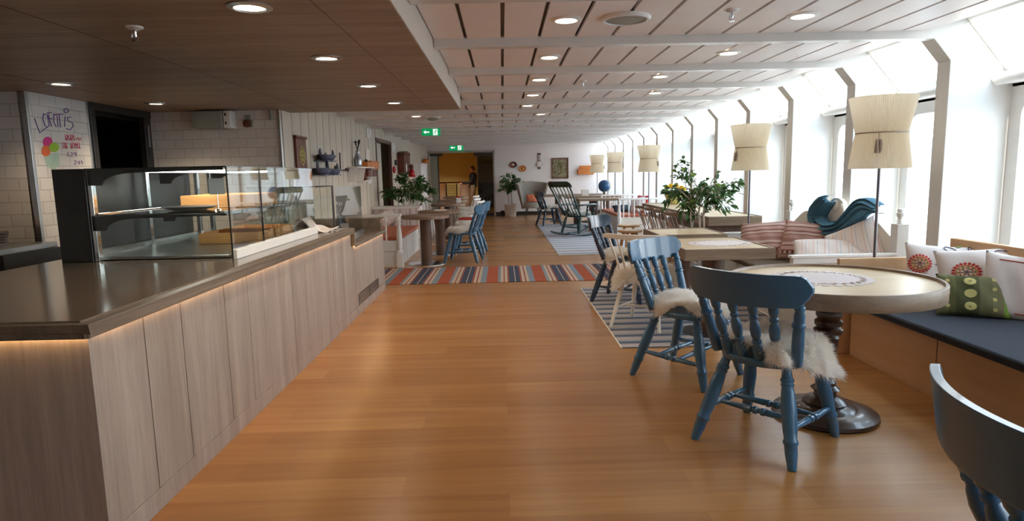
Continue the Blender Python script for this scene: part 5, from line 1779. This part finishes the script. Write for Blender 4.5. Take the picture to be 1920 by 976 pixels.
# ================================================================== FLOOR LAMPS
def floor_lamp(x, y, zb, hgt, rb, label, tass_a=3.6):
    t = thing('floor_lamp', label, 'lamp', (x, y, 0), 0, 'floor lamps with pleated shades')
    MB().turned((0, 0, 0.012), (0, 0, zb + hgt * 0.5), [(0, 0.011), (1, 0.011)], 12).build('pole', M['pole'], t, smooth=40)
    MB().turned((0, 0, 0), (0, 0, 0.02), [(0, 0.11), (0.6, 0.11), (1, 0.095)], 32).build('base', M['pole'], t, smooth=40)
    def shade(u, w_):
        a = 2 * PI * u
        pr = [(0, 1.0), (0.47, 0.83), (0.5, 0.80), (0.53, 0.83), (1, 1.08)]
        for (z0, r0), (z1, r1) in zip(pr, pr[1:]):
            if w_ <= z1 + 1e-9:
                rr = r0 + (r1 - r0) * (w_ - z0) / (z1 - z0)
                break
        ple = 0.0035 * (1 if (int(round(u * 200)) % 2) else -1)
        return ((rb * rr + ple) * math.cos(a), (rb * rr + ple) * math.sin(a), zb + hgt * w_)
    shd = MB().grid(shade, 200, 13, closeu=True).build('lamp_shade', M['shade'], t, smooth=False)
    z_ = zb + hgt * 0.5
    cord = MB().tube([(rb * 0.815 * math.cos(q * PI / 16), rb * 0.815 * math.sin(q * PI / 16), z_) for q in range(33)], 0.0045, 6)
    cx_, cy_ = rb * 0.90 * math.cos(tass_a), rb * 0.90 * math.sin(tass_a)
    cord.tube([(rb * 0.82 * math.cos(tass_a), rb * 0.82 * math.sin(tass_a), z_), (cx_, cy_, z_ - 0.03), (cx_, cy_, z_ - 0.06)], 0.003, 6)
    for dx in (-0.012, 0.014):
        cord.turned((cx_ + dx, cy_, z_ - 0.05), (cx_ + dx, cy_, z_ - 0.145), [(0, 0.006), (0.2, 0.012), (0.25, 0.007), (0.35, 0.012), (1, 0.013)], 10)
    cord.build('tassel_cord', M['taupe'], shd, smooth=40)
    return t
floor_lamp(2.74, 4.62, 1.335, 0.505, 0.203, 'floor lamp with pinched pleated shade nearest the camera, beside the settle', 4.1)
floor_lamp(2.765, 7.115, 1.335, 0.50, 0.200, 'floor lamp with pleated shade beside the leafy ficus', 3.4)
floor_lamp(2.80, 12.2, 1.335, 0.50, 0.205, 'third floor lamp from the camera, beyond the console table', 5.5)
floor_lamp(2.86, 16.2, 1.335, 0.50, 0.205, 'fourth floor lamp from the camera, behind the railed settle', 6.0)
floor_lamp(2.70, 18.2, 1.335, 0.50, 0.205, 'farthest floor lamp, in front of the back wall', 6.0)

# ================================================================== FAR RIGHT TABLES
def long_table(x0, x1, y0, y1, label, peds=(-0.55, 0.55)):
    t = thing('long_table', label, 'table', ((x0 + x1) / 2, (y0 + y1) / 2, 0), 0, 'long tables at the far window side')
    a, b_ = (x1 - x0) / 2, (y1 - y0) / 2
    MB().box((-a, -b_, 0.705), (a, b_, 0.755)).build('tabletop', M['oak_edge'], t, bevel=0.006)
    for sx in peds:
        MB().turned((a * sx, 0, 0.015), (a * sx, 0, 0.705), [(0, 0.085), (1, 0.085)], 24).build('pedestal', M['walnut'], t, smooth=40)
        MB().turned((a * sx, 0, 0), (a * sx, 0, 0.015), [(0, 0.23), (1, 0.22)], 28).build('base', M['dark_steel'], t, smooth=40)
    return t
long_table(1.72, 2.78, 14.40, 15.05, 'oak table right behind the rocking chair, with a cylinder leg', (-0.25,))
long_table(1.60, 3.0, 16.1, 16.9, 'long oak table in the middle of the far window group')
long_table(1.15, 2.9, 17.5, 18.3, 'long oak table farthest back before the white wall')

gl = thing('table_globe', 'blue and tan globe standing on a far window side table', 'globe', (2.62, 16.45, 0.756))
n = N('globe_map')
f = n.noise(n.coords((4, 4, 4)), 1, 3)
gm = n.set(n.ramp(f, [(0.5, srgb(36, 84, 128)), (0.56, srgb(206, 160, 96))], 'CONSTANT'), 0.35)
MB().ball((0, 0, 0.24), 0.155, 24, 16).build('sphere', gm, gl, smooth=True)
MB().turned((0, 0, 0), (0, 0, 0.085), [(0, 0.10), (0.2, 0.10), (0.3, 0.03), (1, 0.02)], 20).tube([(0.17 * math.cos(a), 0, 0.24 + 0.17 * math.sin(a)) for a in [(-1.9 + 0.25 * i) for i in range(14)]], 0.006, 6).build('stand', M['brass'], gl, smooth=True)
o = MB().box((-0.09, -0.05, 0), (0.09, 0.05, 0.16)).build('patterned_box', M['pillow_stripe'], bevel=0.004, loc=(2.12, 16.4, 0.756))
tag(o, 'small white patterned box next to the globe', 'box')
GR = 'cushions on the railed settle'
pillow('red_cushion', 'red cushion standing on the railed settle', M['red'], 0.44, 0.40, 0.14, lean((3.04, 13.95, 0.64), math.radians(-70), 0.3), GR)
pillow('tan_cushion', 'tan cushion leaning in front of the red cushion on the railed settle', M['lace'], 0.36, 0.34, 0.12, lean((2.92, 13.78, 0.63), math.radians(-50), 0.35, 0.2), GR)
pillow('navy_cushion', 'dark blue cushion lying on the railed settle', M['navy_fabric'], 0.46, 0.36, 0.12, Matrix.Translation((2.72, 14.4, 0.52)) @ Matrix.Rotation(0.3, 4, 'X'), GR)
pillow('orange_cushion', 'small orange checked cushion on the grey armchair', M['orange_fabric'], 0.34, 0.26, 0.10, lean((0.90, 19.93, 0.585), 0.1, 0.3))

# ================================================================== RUGS
def rug(name, label, x0, x1, y0, y1, mat, edge=None, z=0.008, rz=0.0):
    t = thing(name, label, 'rug', ((x0 + x1) / 2, (y0 + y1) / 2, 0), rz)
    a, b_ = (x1 - x0) / 2, (y1 - y0) / 2
    MB().box((-a, -b_, 0.0), (a, b_, z)).build('weave', mat, t, bevel=0.002)
    if edge:
        MB().box((-a - 0.012, -b_, 0.0), (-a - 0.0005, b_, z + 0.002)).box((a + 0.0005, -b_, 0), (a + 0.012, b_, z + 0.002)).build('edge_binding', edge, t, bevel=0.002)
    return t
rug('runner_rug', 'multicoloured striped runner rug lying across the aisle', -1.9, 1.60, 7.89, 9.28, M['rug_multi'])
rug('striped_rug', 'blue and grey striped rug under the chairs at the window side', 0.895, 2.42, 4.75, 7.35, M['rug_blue'], M['cream'], rz=0.0)
rug('striped_rug', 'pale blue striped rug under the rocking chair', 0.90, 2.40, 10.40, 16.9, M['rug_pale'])

# ================================================================== WALL OBJECTS, LEFT
XW = -2.42
def wp(u, v):
    q = on_x(u, v, XW + 0.02)
    return q.y, q.z
tp = thing('carved_plaque', 'tall carved dark red wooden plaque with a pale diamond motif', 'wall plaque', (0, 0, 0))
y0, z1 = wp(553, 258)
y1, _ = wp(572, 262)
MB().box((XW + 0.002, y0, 1.27), (XW + 0.03, y1, z1)).build('board', M['rust'], tp, bevel=0.006)
MB().box((XW + 0.002, y0 - 0.02, z1 + 0.001), (XW + 0.045, y1 + 0.02, z1 + 0.03)).build('top_moulding', M['rust'], tp, bevel=0.006)
yc = (y0 + y1) / 2
b = MB()
for sc in (1.0, 0.6):
    for k in range(4):
        a0_, a1_ = k * PI / 2, (k + 1) * PI / 2
        b.tube([(XW + 0.033, yc + 0.10 * sc * math.cos(a0_ + (a1_ - a0_) * t / 4), 1.62 + 0.105 * sc * math.sin(a0_ + (a1_ - a0_) * t / 4) * (1.1 if t in (0, 4) else 0.9)) for t in range(5)], 0.006, 6)
b.tube([(XW + 0.033, yc - 0.07, 1.62), (XW + 0.033, yc + 0.07, 1.62)], 0.006, 6).tube([(XW + 0.033, yc, 1.55), (XW + 0.033, yc, 1.69)], 0.006, 6)
b.build('motif', M['yellow_thread'], tp, smooth=True)


def wooden_boat(u0, u1, v0, v1, label):
    ya, za = wp(u0, v1)
    yb_, zb_ = wp(u1, v1)
    _, zt = wp(u0, v0)
    t = thing('carved_bowl', label, 'wall ornament', (0, 0, 0), 0, 'carved blue grey bowls on the left wall')
    yc_, hl = (ya + yb_) / 2, (yb_ - ya) / 2
    h_ = (zt - za) * 0.45
    def hull(u, w_):
        a = 2 * PI * u
        r_ = 0.55 + 0.45 * w_ ** 0.5
        return (XW + 0.11 + 0.10 * r_ * math.cos(a) * (1 if True else 0), yc_ + hl * r_ * math.sin(a), za + h_ * w_)
    MB().grid(hull, 28, 8, closeu=True).prism([(XW + 0.11 + 0.055 * math.cos(2 * PI * i / 20), yc_ + hl * 0.55 * math.sin(2 * PI * i / 20)) for i in range(20)], za, za + 0.01).build('bowl_body', M['bluegrey'], t, smooth=50)
    for sgn in (-1, 1):
        MB().tube([(XW + 0.11, yc_ + sgn * hl * 0.97, za + h_ * 0.8), (XW + 0.11, yc_ + sgn * hl * 1.05, za + h_ * 1.5), (XW + 0.11, yc_ + sgn * hl * 0.98, zt - 0.01)], [0.02, 0.018, 0.010], 8).build('carved_handle', M['bluegrey'], t, smooth=True)
    MB().box((XW + 0.001, yc_ - hl * 0.8, za - 0.012), (XW + 0.18, yc_ + hl * 0.8, za - 0.0005)).build('wall_shelf', M['bluegrey'], t)
    return t
wooden_boat(588, 612, 277, 300, 'upper carved blue grey bowl with upright handles on the left wall')
wooden_boat(583, 602, 300, 327, 'lower carved blue grey bowl, nearer one on the left wall')
wooden_boat(603, 621, 304, 327, 'lower carved blue grey bowl, farther one on the left wall')
b = MB()
y0, z0 = wp(613, 300)
b.box((XW + 0.001, y0 - 0.012, z0 - 0.12), (XW + 0.02, y0 + 0.012, z0 + 0.10))
tag(b.build('wall_batten', M['bluegrey'], bevel=0.003), 'short dark upright batten beside the carved bowls', 'batten')
def iron(name, pts, label):
    b = MB()
    for line in pts:
        b.tube([(XW + 0.02, *wp(u, v)) for u, v in line], 0.010, 6)
    o = b.build(name, M['iron'], smooth=True)
    for line in pts[:1]:
        pass
    tag(o, label, 'wall ornament', 'small iron ornaments on the left wall')
iron('iron_hook', [[(627, 318), (628, 311), (634, 319)], [(628, 311), (631, 319)]], 'small wrought iron hook next to the carved bowls')
iron('iron_tool', [[(637, 286), (638.5, 319), (650, 319), (656, 315)], [(648, 316), (653, 321)]], 'thin iron tool shaped like an L on the left wall')
iron('iron_hook', [[(667, 314), (668, 322)]], 'short iron peg under the white wall shelf')

ws = thing('wall_shelf', 'small white wall shelf with slanted sides on the left wall', 'shelf', (0, 0, 0))
ya, zt = wp(652, 304)
yb_, _ = wp(687, 306)
zt = 1.50
MB().box((XW + 0.001, ya, zt), (XW + 0.16, yb_, zt + 0.018)).build('top_board', M['white'], ws, bevel=0.002)
MB().box((XW + 0.001, ya + 0.65, zt - 0.22), (XW + 0.13, yb_ - 0.1, zt - 0.205)).build('lower_board', M['white'], ws, bevel=0.002)
for yy in (ya + 0.04, ya + 0.66, yb_ - 0.13):
    MB().prism([(XW + 0.001, zt - 0.22), (XW + 0.10, zt - 0.22), (XW + 0.15, zt - 0.0005), (XW + 0.001, zt - 0.0005)], yy, yy + 0.012, 'xz').build('bracket', M['white'], ws)
vs = thing('glass_vase', 'pewter coloured jug with dark dried twigs on the white wall shelf', 'vase', (XW + 0.085, ya + 0.42, zt + 0.0185))
MB().turned((0, 0, 0), (0, 0, 0.26), [(0, 0.055), (0.1, 0.062), (0.5, 0.062), (0.75, 0.035), (0.9, 0.028), (1, 0.036)], 20).build('jug_body', M['silver'], vs, smooth=True)
b = MB()
random.seed(8)
for k in range(9):
    a = random.random() * 6.28
    b.tube([(0, 0, 0.26), (0.02 * math.cos(a), 0.05 * math.sin(a), 0.33), (0.03 * math.cos(a), 0.10 * math.sin(a), 0.36 + 0.06 * random.random())], 0.006, 5)
    b.ball((0.03 * math.cos(a), 0.10 * math.sin(a), 0.38 + 0.04 * random.random()), 0.018, 6, 5)
b.build('twigs', M['iron'], vs, smooth=True)
wb_ = thing('wooden_box', 'small orange wooden box with a dark knob on the white wall shelf', 'box', (XW + 0.08, ya + 1.05, zt + 0.0185))
MB().box((-0.055, -0.12, 0), (0.055, 0.12, 0.09)).build('box_body', M['orangewood'], wb_, bevel=0.004)
MB().ball((0, 0.03, 0.11), 0.026, 10, 8).build('knob', M['iron'], wb_, smooth=True)
o = MB().turned((0, 0, 0), (0, 0, 0.09), [(0, 0.03), (0.4, 0.045), (0.8, 0.03), (1, 0.02)], 14).build('small_pot', M['rust'], smooth=40)
o.location = (XW + 0.07, ya + 0.95, zt - 0.2045)
tag(o, 'tiny brown pot on the lower board of the white wall shelf', 'pot')
for (u0, v0, u1, v1, mt, nm, lb, dep) in (
        (683, 303, 699, 316, 'orangewood', 'salt_box', 'orange wooden salt box on the left wall, upper of two', 0.14),
        (680, 319, 697, 331, 'rust', 'salt_box', 'dark red wooden salt box on the left wall, lower of two', 0.12)):
    ya_, zb_ = wp(u0, v1)
    yb2, _ = wp(u1, v1)
    _, zt_ = wp(u0, v0)
    t = thing(nm, lb, 'box', (0, 0, 0), 0, 'wooden boxes on the left wall')
    MB().box((XW + 0.001, ya_, zb_), (XW + dep, yb2, zt_)).build('box_body', M[mt], t, bevel=0.004)
    MB().box((XW + 0.001, ya_ - 0.01, zt_ + 0.0005), (XW + dep + 0.012, yb2 + 0.01, zt_ + 0.014)).build('lid', M[mt], t, bevel=0.003)
for (u0, v0, u1, v1, lb) in ((688, 279, 694, 301, 'narrow framed print high on the left wall beside the salt boxes'), (691, 332, 697, 344, 'small white framed card below the salt boxes')):
    ya_, zb_ = wp(u0, v1)
    yb2, _ = wp(u1, v1)
    _, zt_ = wp(u0, v0)
    t = thing('framed_card', lb, 'picture', (0, 0, 0))
    MB().box((XW + 0.001, ya_, zb_), (XW + 0.015, yb2, zt_)).build('frame', M['white'], t, bevel=0.003)
    MB().box((XW + 0.0155, ya_ + 0.05, zb_ + 0.02), (XW + 0.017, yb2 - 0.05, zt_ - 0.02)).build('print', M['pillow_stripe'], t)
for (u, v, lb) in ((690, 249, 'small white emergency lamp high on the left wall, nearer one'), (736, 276, 'small white emergency lamp high on the left wall, beyond the doorway')):
    yc_, zc_ = wp(u, v)
    t = thing('wall_lamp', lb, 'wall lamp', (0, 0, 0), 0, 'small white wall lamps')
    MB().box((XW + 0.001, yc_ - 0.10, zc_ - 0.09), (XW + 0.03, yc_ + 0.10, zc_ + 0.09)).build('back_plate', M['white'], t, bevel=0.003)
    MB().turned((XW + 0.045, yc_ + 0.02, zc_ - 0.075), (XW + 0.045, yc_ + 0.02, zc_ + 0.06), [(0, 0.02), (0.1, 0.026), (0.9, 0.026), (1, 0.02)], 14).build('cover', M['paper'], t, smooth=40)
yc_, zc_ = wp(739, 318)
t = thing('fire_alarm', 'round red fire alarm button on the left wall past the doorway', 'alarm', (0, 0, 0))
MB().turned((XW, yc_, zc_), (XW + 0.05, yc_, zc_), [(0, 0.075), (0.7, 0.07), (1, 0.05)], 24).build('red_dome', M['red'], t, smooth=40)
MB().box((XW + 0.001, yc_ + 0.2, zc_ + 0.10), (XW + 0.04, yc_ + 0.32, zc_ + 0.22)).build('black_box', M['black'], t, bevel=0.003)
# carved cupboard with ornaments
ya_, zb_ = wp(746, 320)
yb2, _ = wp(756, 320)
t = thing('wall_cupboard', 'dark red carved wall cupboard beyond the doorway on the left', 'cupboard', (0, 0, 0))
MB().box((XW + 0.001, 14.85, 1.40), (XW + 0.16, 15.8, 1.85)).build('cupboard_body', M['rust'], t, bevel=0.008)
MB().prism([(14.80, 1.851), (15.85, 1.851), (15.75, 1.90), (15.325, 1.94), (14.9, 1.90)], XW + 0.001, XW + 0.18, 'yz').build('cornice', M['rust'], t, bevel=0.004)
o = MB().ball((0, 0, 0), (0.02, 0.10, 0.10), 16, 10).build('white_plate', M['pot'], smooth=True, loc=(XW + 0.185, 15.0, 1.55))
tag(o, 'white plate hanging on the dark red wall cupboard', 'plate')
t = thing('red_ornament', 'red and orange rag doll ornament hanging by the dark red wall cupboard', 'wall ornament', (XW + 0.24, 15.45, 1.33))
MB().ball((0, 0, 0.24), (0.05, 0.06, 0.065), 12, 8).build('head', M['rust'], t, smooth=True)
MB().turned((0, 0, 0.0), (0, 0, 0.20), [(0, 0.09), (0.5, 0.075), (1, 0.03)], 14).build('red_skirt', M['red'], t, smooth=True)
t = thing('white_cabinet', 'tall narrow white cabinet at the end of the left wall', 'cabinet', (0, 0, 0))
MB().box((-2.415, 17.4, 0), (-2.20, 18.7, 1.66)).build('body', M['wallwhite'], t, bevel=0.005)
MB().box((-2.42 + 0.005, 17.36, 1.661), (-2.17, 18.74, 1.70)).build('top_board', M['wallwhite'], t, bevel=0.004)
t = thing('black_signboard', 'black sign with white marks on the left wall next to the glass doorway', 'sign', (XW, 19.6, 1.45))
MB().box((0.002, -0.35, -0.22), (0.03, 0.35, 0.22)).build('board', M['black'], t, bevel=0.004)
b = MB()
for q, (yy, zz) in enumerate(((-0.2, 0.1), (-0.2, 0.02), (-0.2, -0.08), (0.05, 0.1), (0.05, -0.02))):
    b.box((0.0305, yy, zz), (0.032, yy + 0.18, zz + 0.035))
b.build('white_marks', M['paper'], t)
o = MB().ball((0, 0, 0), (0.10, 0.22, 0.09), 14, 8).build('straw_ornament', M['orangewood'], smooth=True, loc=(XW + 0.105, 19.5, 1.78))
tag(o, 'light brown woven ornament above the black sign on the left wall', 'wall ornament')

# ================================================================== BACK WALL OBJECTS
def bw(u, v):
    q = on_y(u, v, YB - 0.02)
    return q.x, q.z
for (u, v, mt, lb) in ((962, 308.5, 'rust', 'dark oval carved plate with pale centre on the back wall'), (979.5, 315.5, 'orangewood', 'bright orange oval carved plate on the back wall')):
    x_, z_ = bw(u, v)
    t = thing('oval_plate', lb, 'plate', (x_, YB, z_), 0, 'oval plates on the back wall')
    b = MB().turned((0, -0.001, 0), (0, -0.03, 0), [(0, 0.06), (0.4, 0.11), (1, 0.128), (1, 0.115), (0.6, 0.09), (0.5, 0.02)], 28)
    o = b.build('plate_rim', M[mt], t, smooth=40)
    o.scale = (1, 1, 0.78)
    o = MB().turned((0, -0.018, 0), (0, -0.022, 0), [(0, 0.045), (1, 0.04)], 18).build('plate_centre', M['lace'] if mt == 'rust' else M['brass'], t, smooth=40)
    o.scale = (1, 1, 0.78)
x_, z_ = bw(1011, 303)
t = thing('barometer', 'banjo shaped wooden barometer on the back wall', 'barometer', (x_, YB, z_))
pts = []
for i in range(33):
    q = i / 32
    zz = -0.24 + 0.52 * q
    r_ = 0.035 + 0.075 * math.exp(-((zz + 0.08) / 0.075) ** 2) + (0.02 if q > 0.9 else 0)
    pts.append((r_, zz))
MB().prism([(r_, zz) for r_, zz in pts] + [(-r_, zz) for r_, zz in reversed(pts)], -0.03, -0.001, 'xz').build('wooden_case', M['walnut'], t, bevel=0.004)
MB().turned((0, -0.03, -0.08), (0, -0.042, -0.08), [(0, 0.09), (0.6, 0.09), (1, 0.08)], 28).build('dial', M['lace'], t, smooth=40)
MB().box((-0.012, -0.036, 0.03), (0.012, -0.0305, 0.22)).build('thermometer', M['paper'], t)
x0_, z1_ = bw(1034, 296)
x1_, z0_ = bw(1066, 334)
t = thing('framed_picture', 'framed greenish picture of birds among branches on the back wall', 'picture', (0, 0, 0))
b = MB()
for (a0_, a1_, c0_, c1_) in ((x0_, x1_, z1_ - 0.035, z1_), (x0_, x1_, z0_, z0_ + 0.035), (x0_, x0_ + 0.035, z0_ + 0.0355, z1_ - 0.0355), (x1_ - 0.035, x1_, z0_ + 0.0355, z1_ - 0.0355)):
    b.box((a0_, YB - 0.035, c0_), (a1_, YB - 0.001, c1_))
b.build('frame', M['rust'], t, bevel=0.003)
n = N('leafy_picture')
f = n.noise(n.coords((9, 9, 9)), 1, 5, 0.7, 2.5)
pic = n.set(n.ramp(f, [(0.35, srgb(62, 60, 34)), (0.5, srgb(108, 98, 58)), (0.56, srgb(170, 166, 140)), (0.62, srgb(96, 88, 52))]), 0.6)
MB().box((x0_ + 0.035, YB - 0.012, z0_ + 0.035), (x1_ - 0.035, YB - 0.002, z1_ - 0.035)).build('canvas', pic, t)
x0_, z0_ = bw(1083, 327)
x1_, z1_ = bw(1113, 310)
t = thing('woven_wall_basket', 'orange woven birch basket hanging on the back wall', 'basket', (0, 0, 0))
MB().box((x0_, YB - 0.16, z0_), (x1_, YB - 0.001, z0_ + 0.17)).build('basket_body', M['orangewood'], t, bevel=0.01)
MB().box((x0_ + 0.06, YB - 0.08, z0_ + 0.171), (x1_, YB - 0.001, z1_)).build('back_flap', M['orangewood'], t, bevel=0.01)
t = thing('waste_bin', 'small black box on the floor beside the ficus pot', 'box', (-0.02, 20.82, 0))
MB().box((-0.06, -0.06, 0), (0.06, 0.06, 0.16)).build('bin_body', M['black'], t, bevel=0.006)
MB().box((-0.065, -0.065, 0.1605), (0.065, 0.065, 0.172)).build('lid', M['black'], t)

# ================================================================== LOBBY
t = thing('hand_rail', 'brown handrail on pale panels in the lobby behind the glass', 'railing', (0, 0, 0))
MB().box((-3.2, 27.0, 1.02), (-1.32, 27.06, 1.08)).build('rail', M['rust'], t, bevel=0.006)
MB().box((-3.2, 27.02, 0.0), (-2.35, 27.04, 1.015)).build('pale_panel', M['cream'], t)
MB().turned((-1.6, 27.0, 0), (-1.6, 27.0, 1.0), [(0, 0.24), (1, 0.24)], 28).build('round_column_panel', M['lace'], t, smooth=40)
t = thing('mesh_gate', 'grey mesh gate below the handrail in the lobby', 'gate', (-2.15, 26.9, 0))
b = MB()
for i in range(7):
    b.tube([(-0.2 + 0.0667 * i, 0, 0.02), (-0.2 + 0.0667 * i, 0, 0.95)], 0.008, 6)
for i in range(9):
    b.tube([(-0.2, 0, 0.05 + 0.11 * i), (0.2, 0, 0.05 + 0.11 * i)], 0.008, 6)
b.build('mesh', M['dark_steel'], t)
MB().box((0.2, -0.02, 0), (0.24, 0.02, 1.0)).box((-0.24, -0.02, 0), (-0.2, 0.02, 1.0)).build('gate_post', M['dark_steel'], t)
t = thing('dark_partition', 'dark waist high partition in the lobby behind the person', 'partition', (0, 0, 0))
MB().box((-1.0, 26.6, 0), (0.6, 26.7, 1.0)).build('panel', M['dark_steel'], t, bevel=0.005)
MB().box((-1.02, 26.58, 1.0005), (0.62, 26.72, 1.03)).build('cap', M['black'], t)


# person: standing in profile facing left (-x), one arm held forward
def skin_body(name, verts, edges, radii, mat, parent, sub=2, root=0):
    me = bpy.data.meshes.new(name)
    me.from_pydata(verts, edges, [])
    o = bpy.data.objects.new(name, me)
    COL.objects.link(o)
    o.parent = parent
    me.materials.append(mat)
    o.modifiers.new('skin', 'SKIN')
    if not me.skin_vertices:
        bpy.context.view_layer.objects.active = o
        me.attributes  # layer is made below
    sv = me.skin_vertices[0].data if me.skin_vertices else None
    if sv:
        for i, r_ in enumerate(radii):
            sv[i].radius = (r_, r_) if not isinstance(r_, tuple) else r_
            sv[i].use_root = (i == root)
    s_ = o.modifiers.new('sub', 'SUBSURF')
    s_.levels = sub
    s_.render_levels = sub
    me.shade_smooth()
    return o


def tube_body(mb, pts, rads, seg=14):
    """smooth limb: Catmull-Rom through the joints"""
    P_ = [Vector(p) for p in pts]
    out, ro = [], []
    for i in range(len(P_) - 1):
        p0, p1, p2, p3 = P_[max(i - 1, 0)], P_[i], P_[i + 1], P_[min(i + 2, len(P_) - 1)]
        for k in range(6):
            t_ = k / 6
            q = 0.5 * ((2 * p1) + (p2 - p0) * t_ + (2 * p0 - 5 * p1 + 4 * p2 - p3) * t_ ** 2 + (3 * p1 - p0 - 3 * p2 + p3) * t_ ** 3)
            out.append(q)
            ro.append(rads[i] + (rads[i + 1] - rads[i]) * t_)
    out.append(P_[-1])
    ro.append(rads[-1])
    mb.tube(out, ro, seg)


def hand(b, wrist, d, up):
    """palm, four unequal bent fingers and a thumb"""
    d, up = Vector(d).normalized(), Vector(up).normalized()
    sd_ = d.cross(up).normalized()
    wrist = Vector(wrist)
    tube_body(b, [wrist, wrist + d * 0.045, wrist + d * 0.09], [0.024, 0.036, 0.034], 12)
    for k, (off, L) in enumerate(((-0.028, 0.068), (-0.009, 0.078), (0.010, 0.073), (0.028, 0.058))):
        k0_ = wrist + d * 0.085 + sd_ * off
        tube_body(b, [k0_, k0_ + d * L * 0.45 - up * 0.006, k0_ + d * L * 0.75 - up * 0.026, k0_ + d * L * 0.85 - up * 0.045], [0.010, 0.009, 0.008, 0.006], 8)
    t0 = wrist + d * 0.03 - sd_ * 0.03
    tube_body(b, [t0, t0 + d * 0.03 - sd_ * 0.025 - up * 0.01, t0 + d * 0.06 - sd_ * 0.03 - up * 0.02], [0.013, 0.011, 0.008], 8)


pr = thing('person', 'person in a black jacket and beige trousers standing in profile behind the glass', 'person', (-1.22, 26.0, 0))
b = MB()
b.ball((-0.01, 0, 1.58), (0.098, 0.075, 0.118), 22, 16)
b.ball((-0.045, 0, 1.53), (0.062, 0.055, 0.072), 16, 10)
b.tube([(-0.098, 0, 1.60), (-0.122, 0, 1.565), (-0.100, 0, 1.555)], [0.010, 0.014, 0.010], 8)
b.ball((-0.103, 0, 1.525), (0.010, 0.022, 0.007), 8, 6)
for sy in (-1, 1):
    b.ball((0.005, sy * 0.076, 1.575), (0.020, 0.008, 0.030), 10, 8)
    b.ball((-0.092, sy * 0.030, 1.595), (0.010, 0.014, 0.009), 8, 6)
tube_body(b, [(0.01, 0, 1.40), (0.005, 0, 1.46), (-0.005, 0, 1.52)], [0.062, 0.052, 0.05])
tube_body(b, [(0.02, 0, 0.95), (0.02, 0, 1.1), (0.02, 0, 1.3), (0.01, 0, 1.42)], [0.11, 0.11, 0.13, 0.06])
hand(b, (-0.42, -0.16, 1.02), (-1, 0, -0.25), (0, 0, 1))
hand(b, (-0.02, 0.22, 0.84), (-0.1, 0, -1), (-1, 0, 0))
for sy in (-1, 1):
    tube_body(b, [(0.0 + 0.02 * sy, sy * 0.09, 0.2), (0.0 + 0.02 * sy, sy * 0.09, 0.09)], [0.04, 0.038])
b.build('body', M['skin'], pr, smooth=True)
b = MB()
b.grid(lambda u, w_: (0.008 + 0.112 * math.sin(PI * w_) * math.cos(2 * PI * u) * (1 if math.cos(2 * PI * u) > -0.3 else 0.82), 0.088 * math.sin(PI * w_) * math.sin(2 * PI * u), 1.612 - 0.108 * math.cos(PI * w_) + (0.06 if (w_ < 0.5 and math.cos(2 * PI * u) < -0.2) else 0)), 24, 16, closeu=True)
b.build('hair', M['hair'], pr, smooth=True)
b = MB()
tube_body(b, [(0.02, 0, 0.84), (0.02, 0, 0.98), (0.03, 0, 1.15), (0.03, 0, 1.30), (0.02, 0, 1.40), (0.015, 0, 1.45)], [0.165, 0.15, 0.15, 0.165, 0.12, 0.07], 20)
tube_body(b, [(0.03, -0.15, 1.37), (0.0, -0.20, 1.22), (-0.06, -0.21, 1.07), (-0.25, -0.185, 1.03), (-0.41, -0.16, 1.02)], [0.075, 0.066, 0.056, 0.048, 0.040])
tube_body(b, [(0.03, 0.15, 1.37), (0.05, 0.21, 1.22), (0.04, 0.23, 1.07), (0.0, 0.22, 0.95), (-0.015, 0.22, 0.86)], [0.075, 0.066, 0.056, 0.048, 0.040])
b.build('jacket', M['jacket'], pr, smooth=True)
b = MB()
for sy in (-1, 1):
    tube_body(b, [(0.02, sy * 0.07, 0.93), (0.01 + 0.01 * sy, sy * 0.095, 0.72), (0.0 + 0.03 * sy, sy * 0.095, 0.50), (0.03 * sy + 0.02, sy * 0.09, 0.28), (0.03 * sy + 0.02, sy * 0.09, 0.08)], [0.115, 0.10, 0.072, 0.062, 0.058])
b.build('trousers', M['trousers'], pr, smooth=True)
for sy in (-1, 1):
    b = MB().ball((-0.045 + 0.03 * sy, sy * 0.09, 0.045), (0.135, 0.05, 0.045), 16, 10)
    b.build('shoe', M['black'], pr, smooth=True)
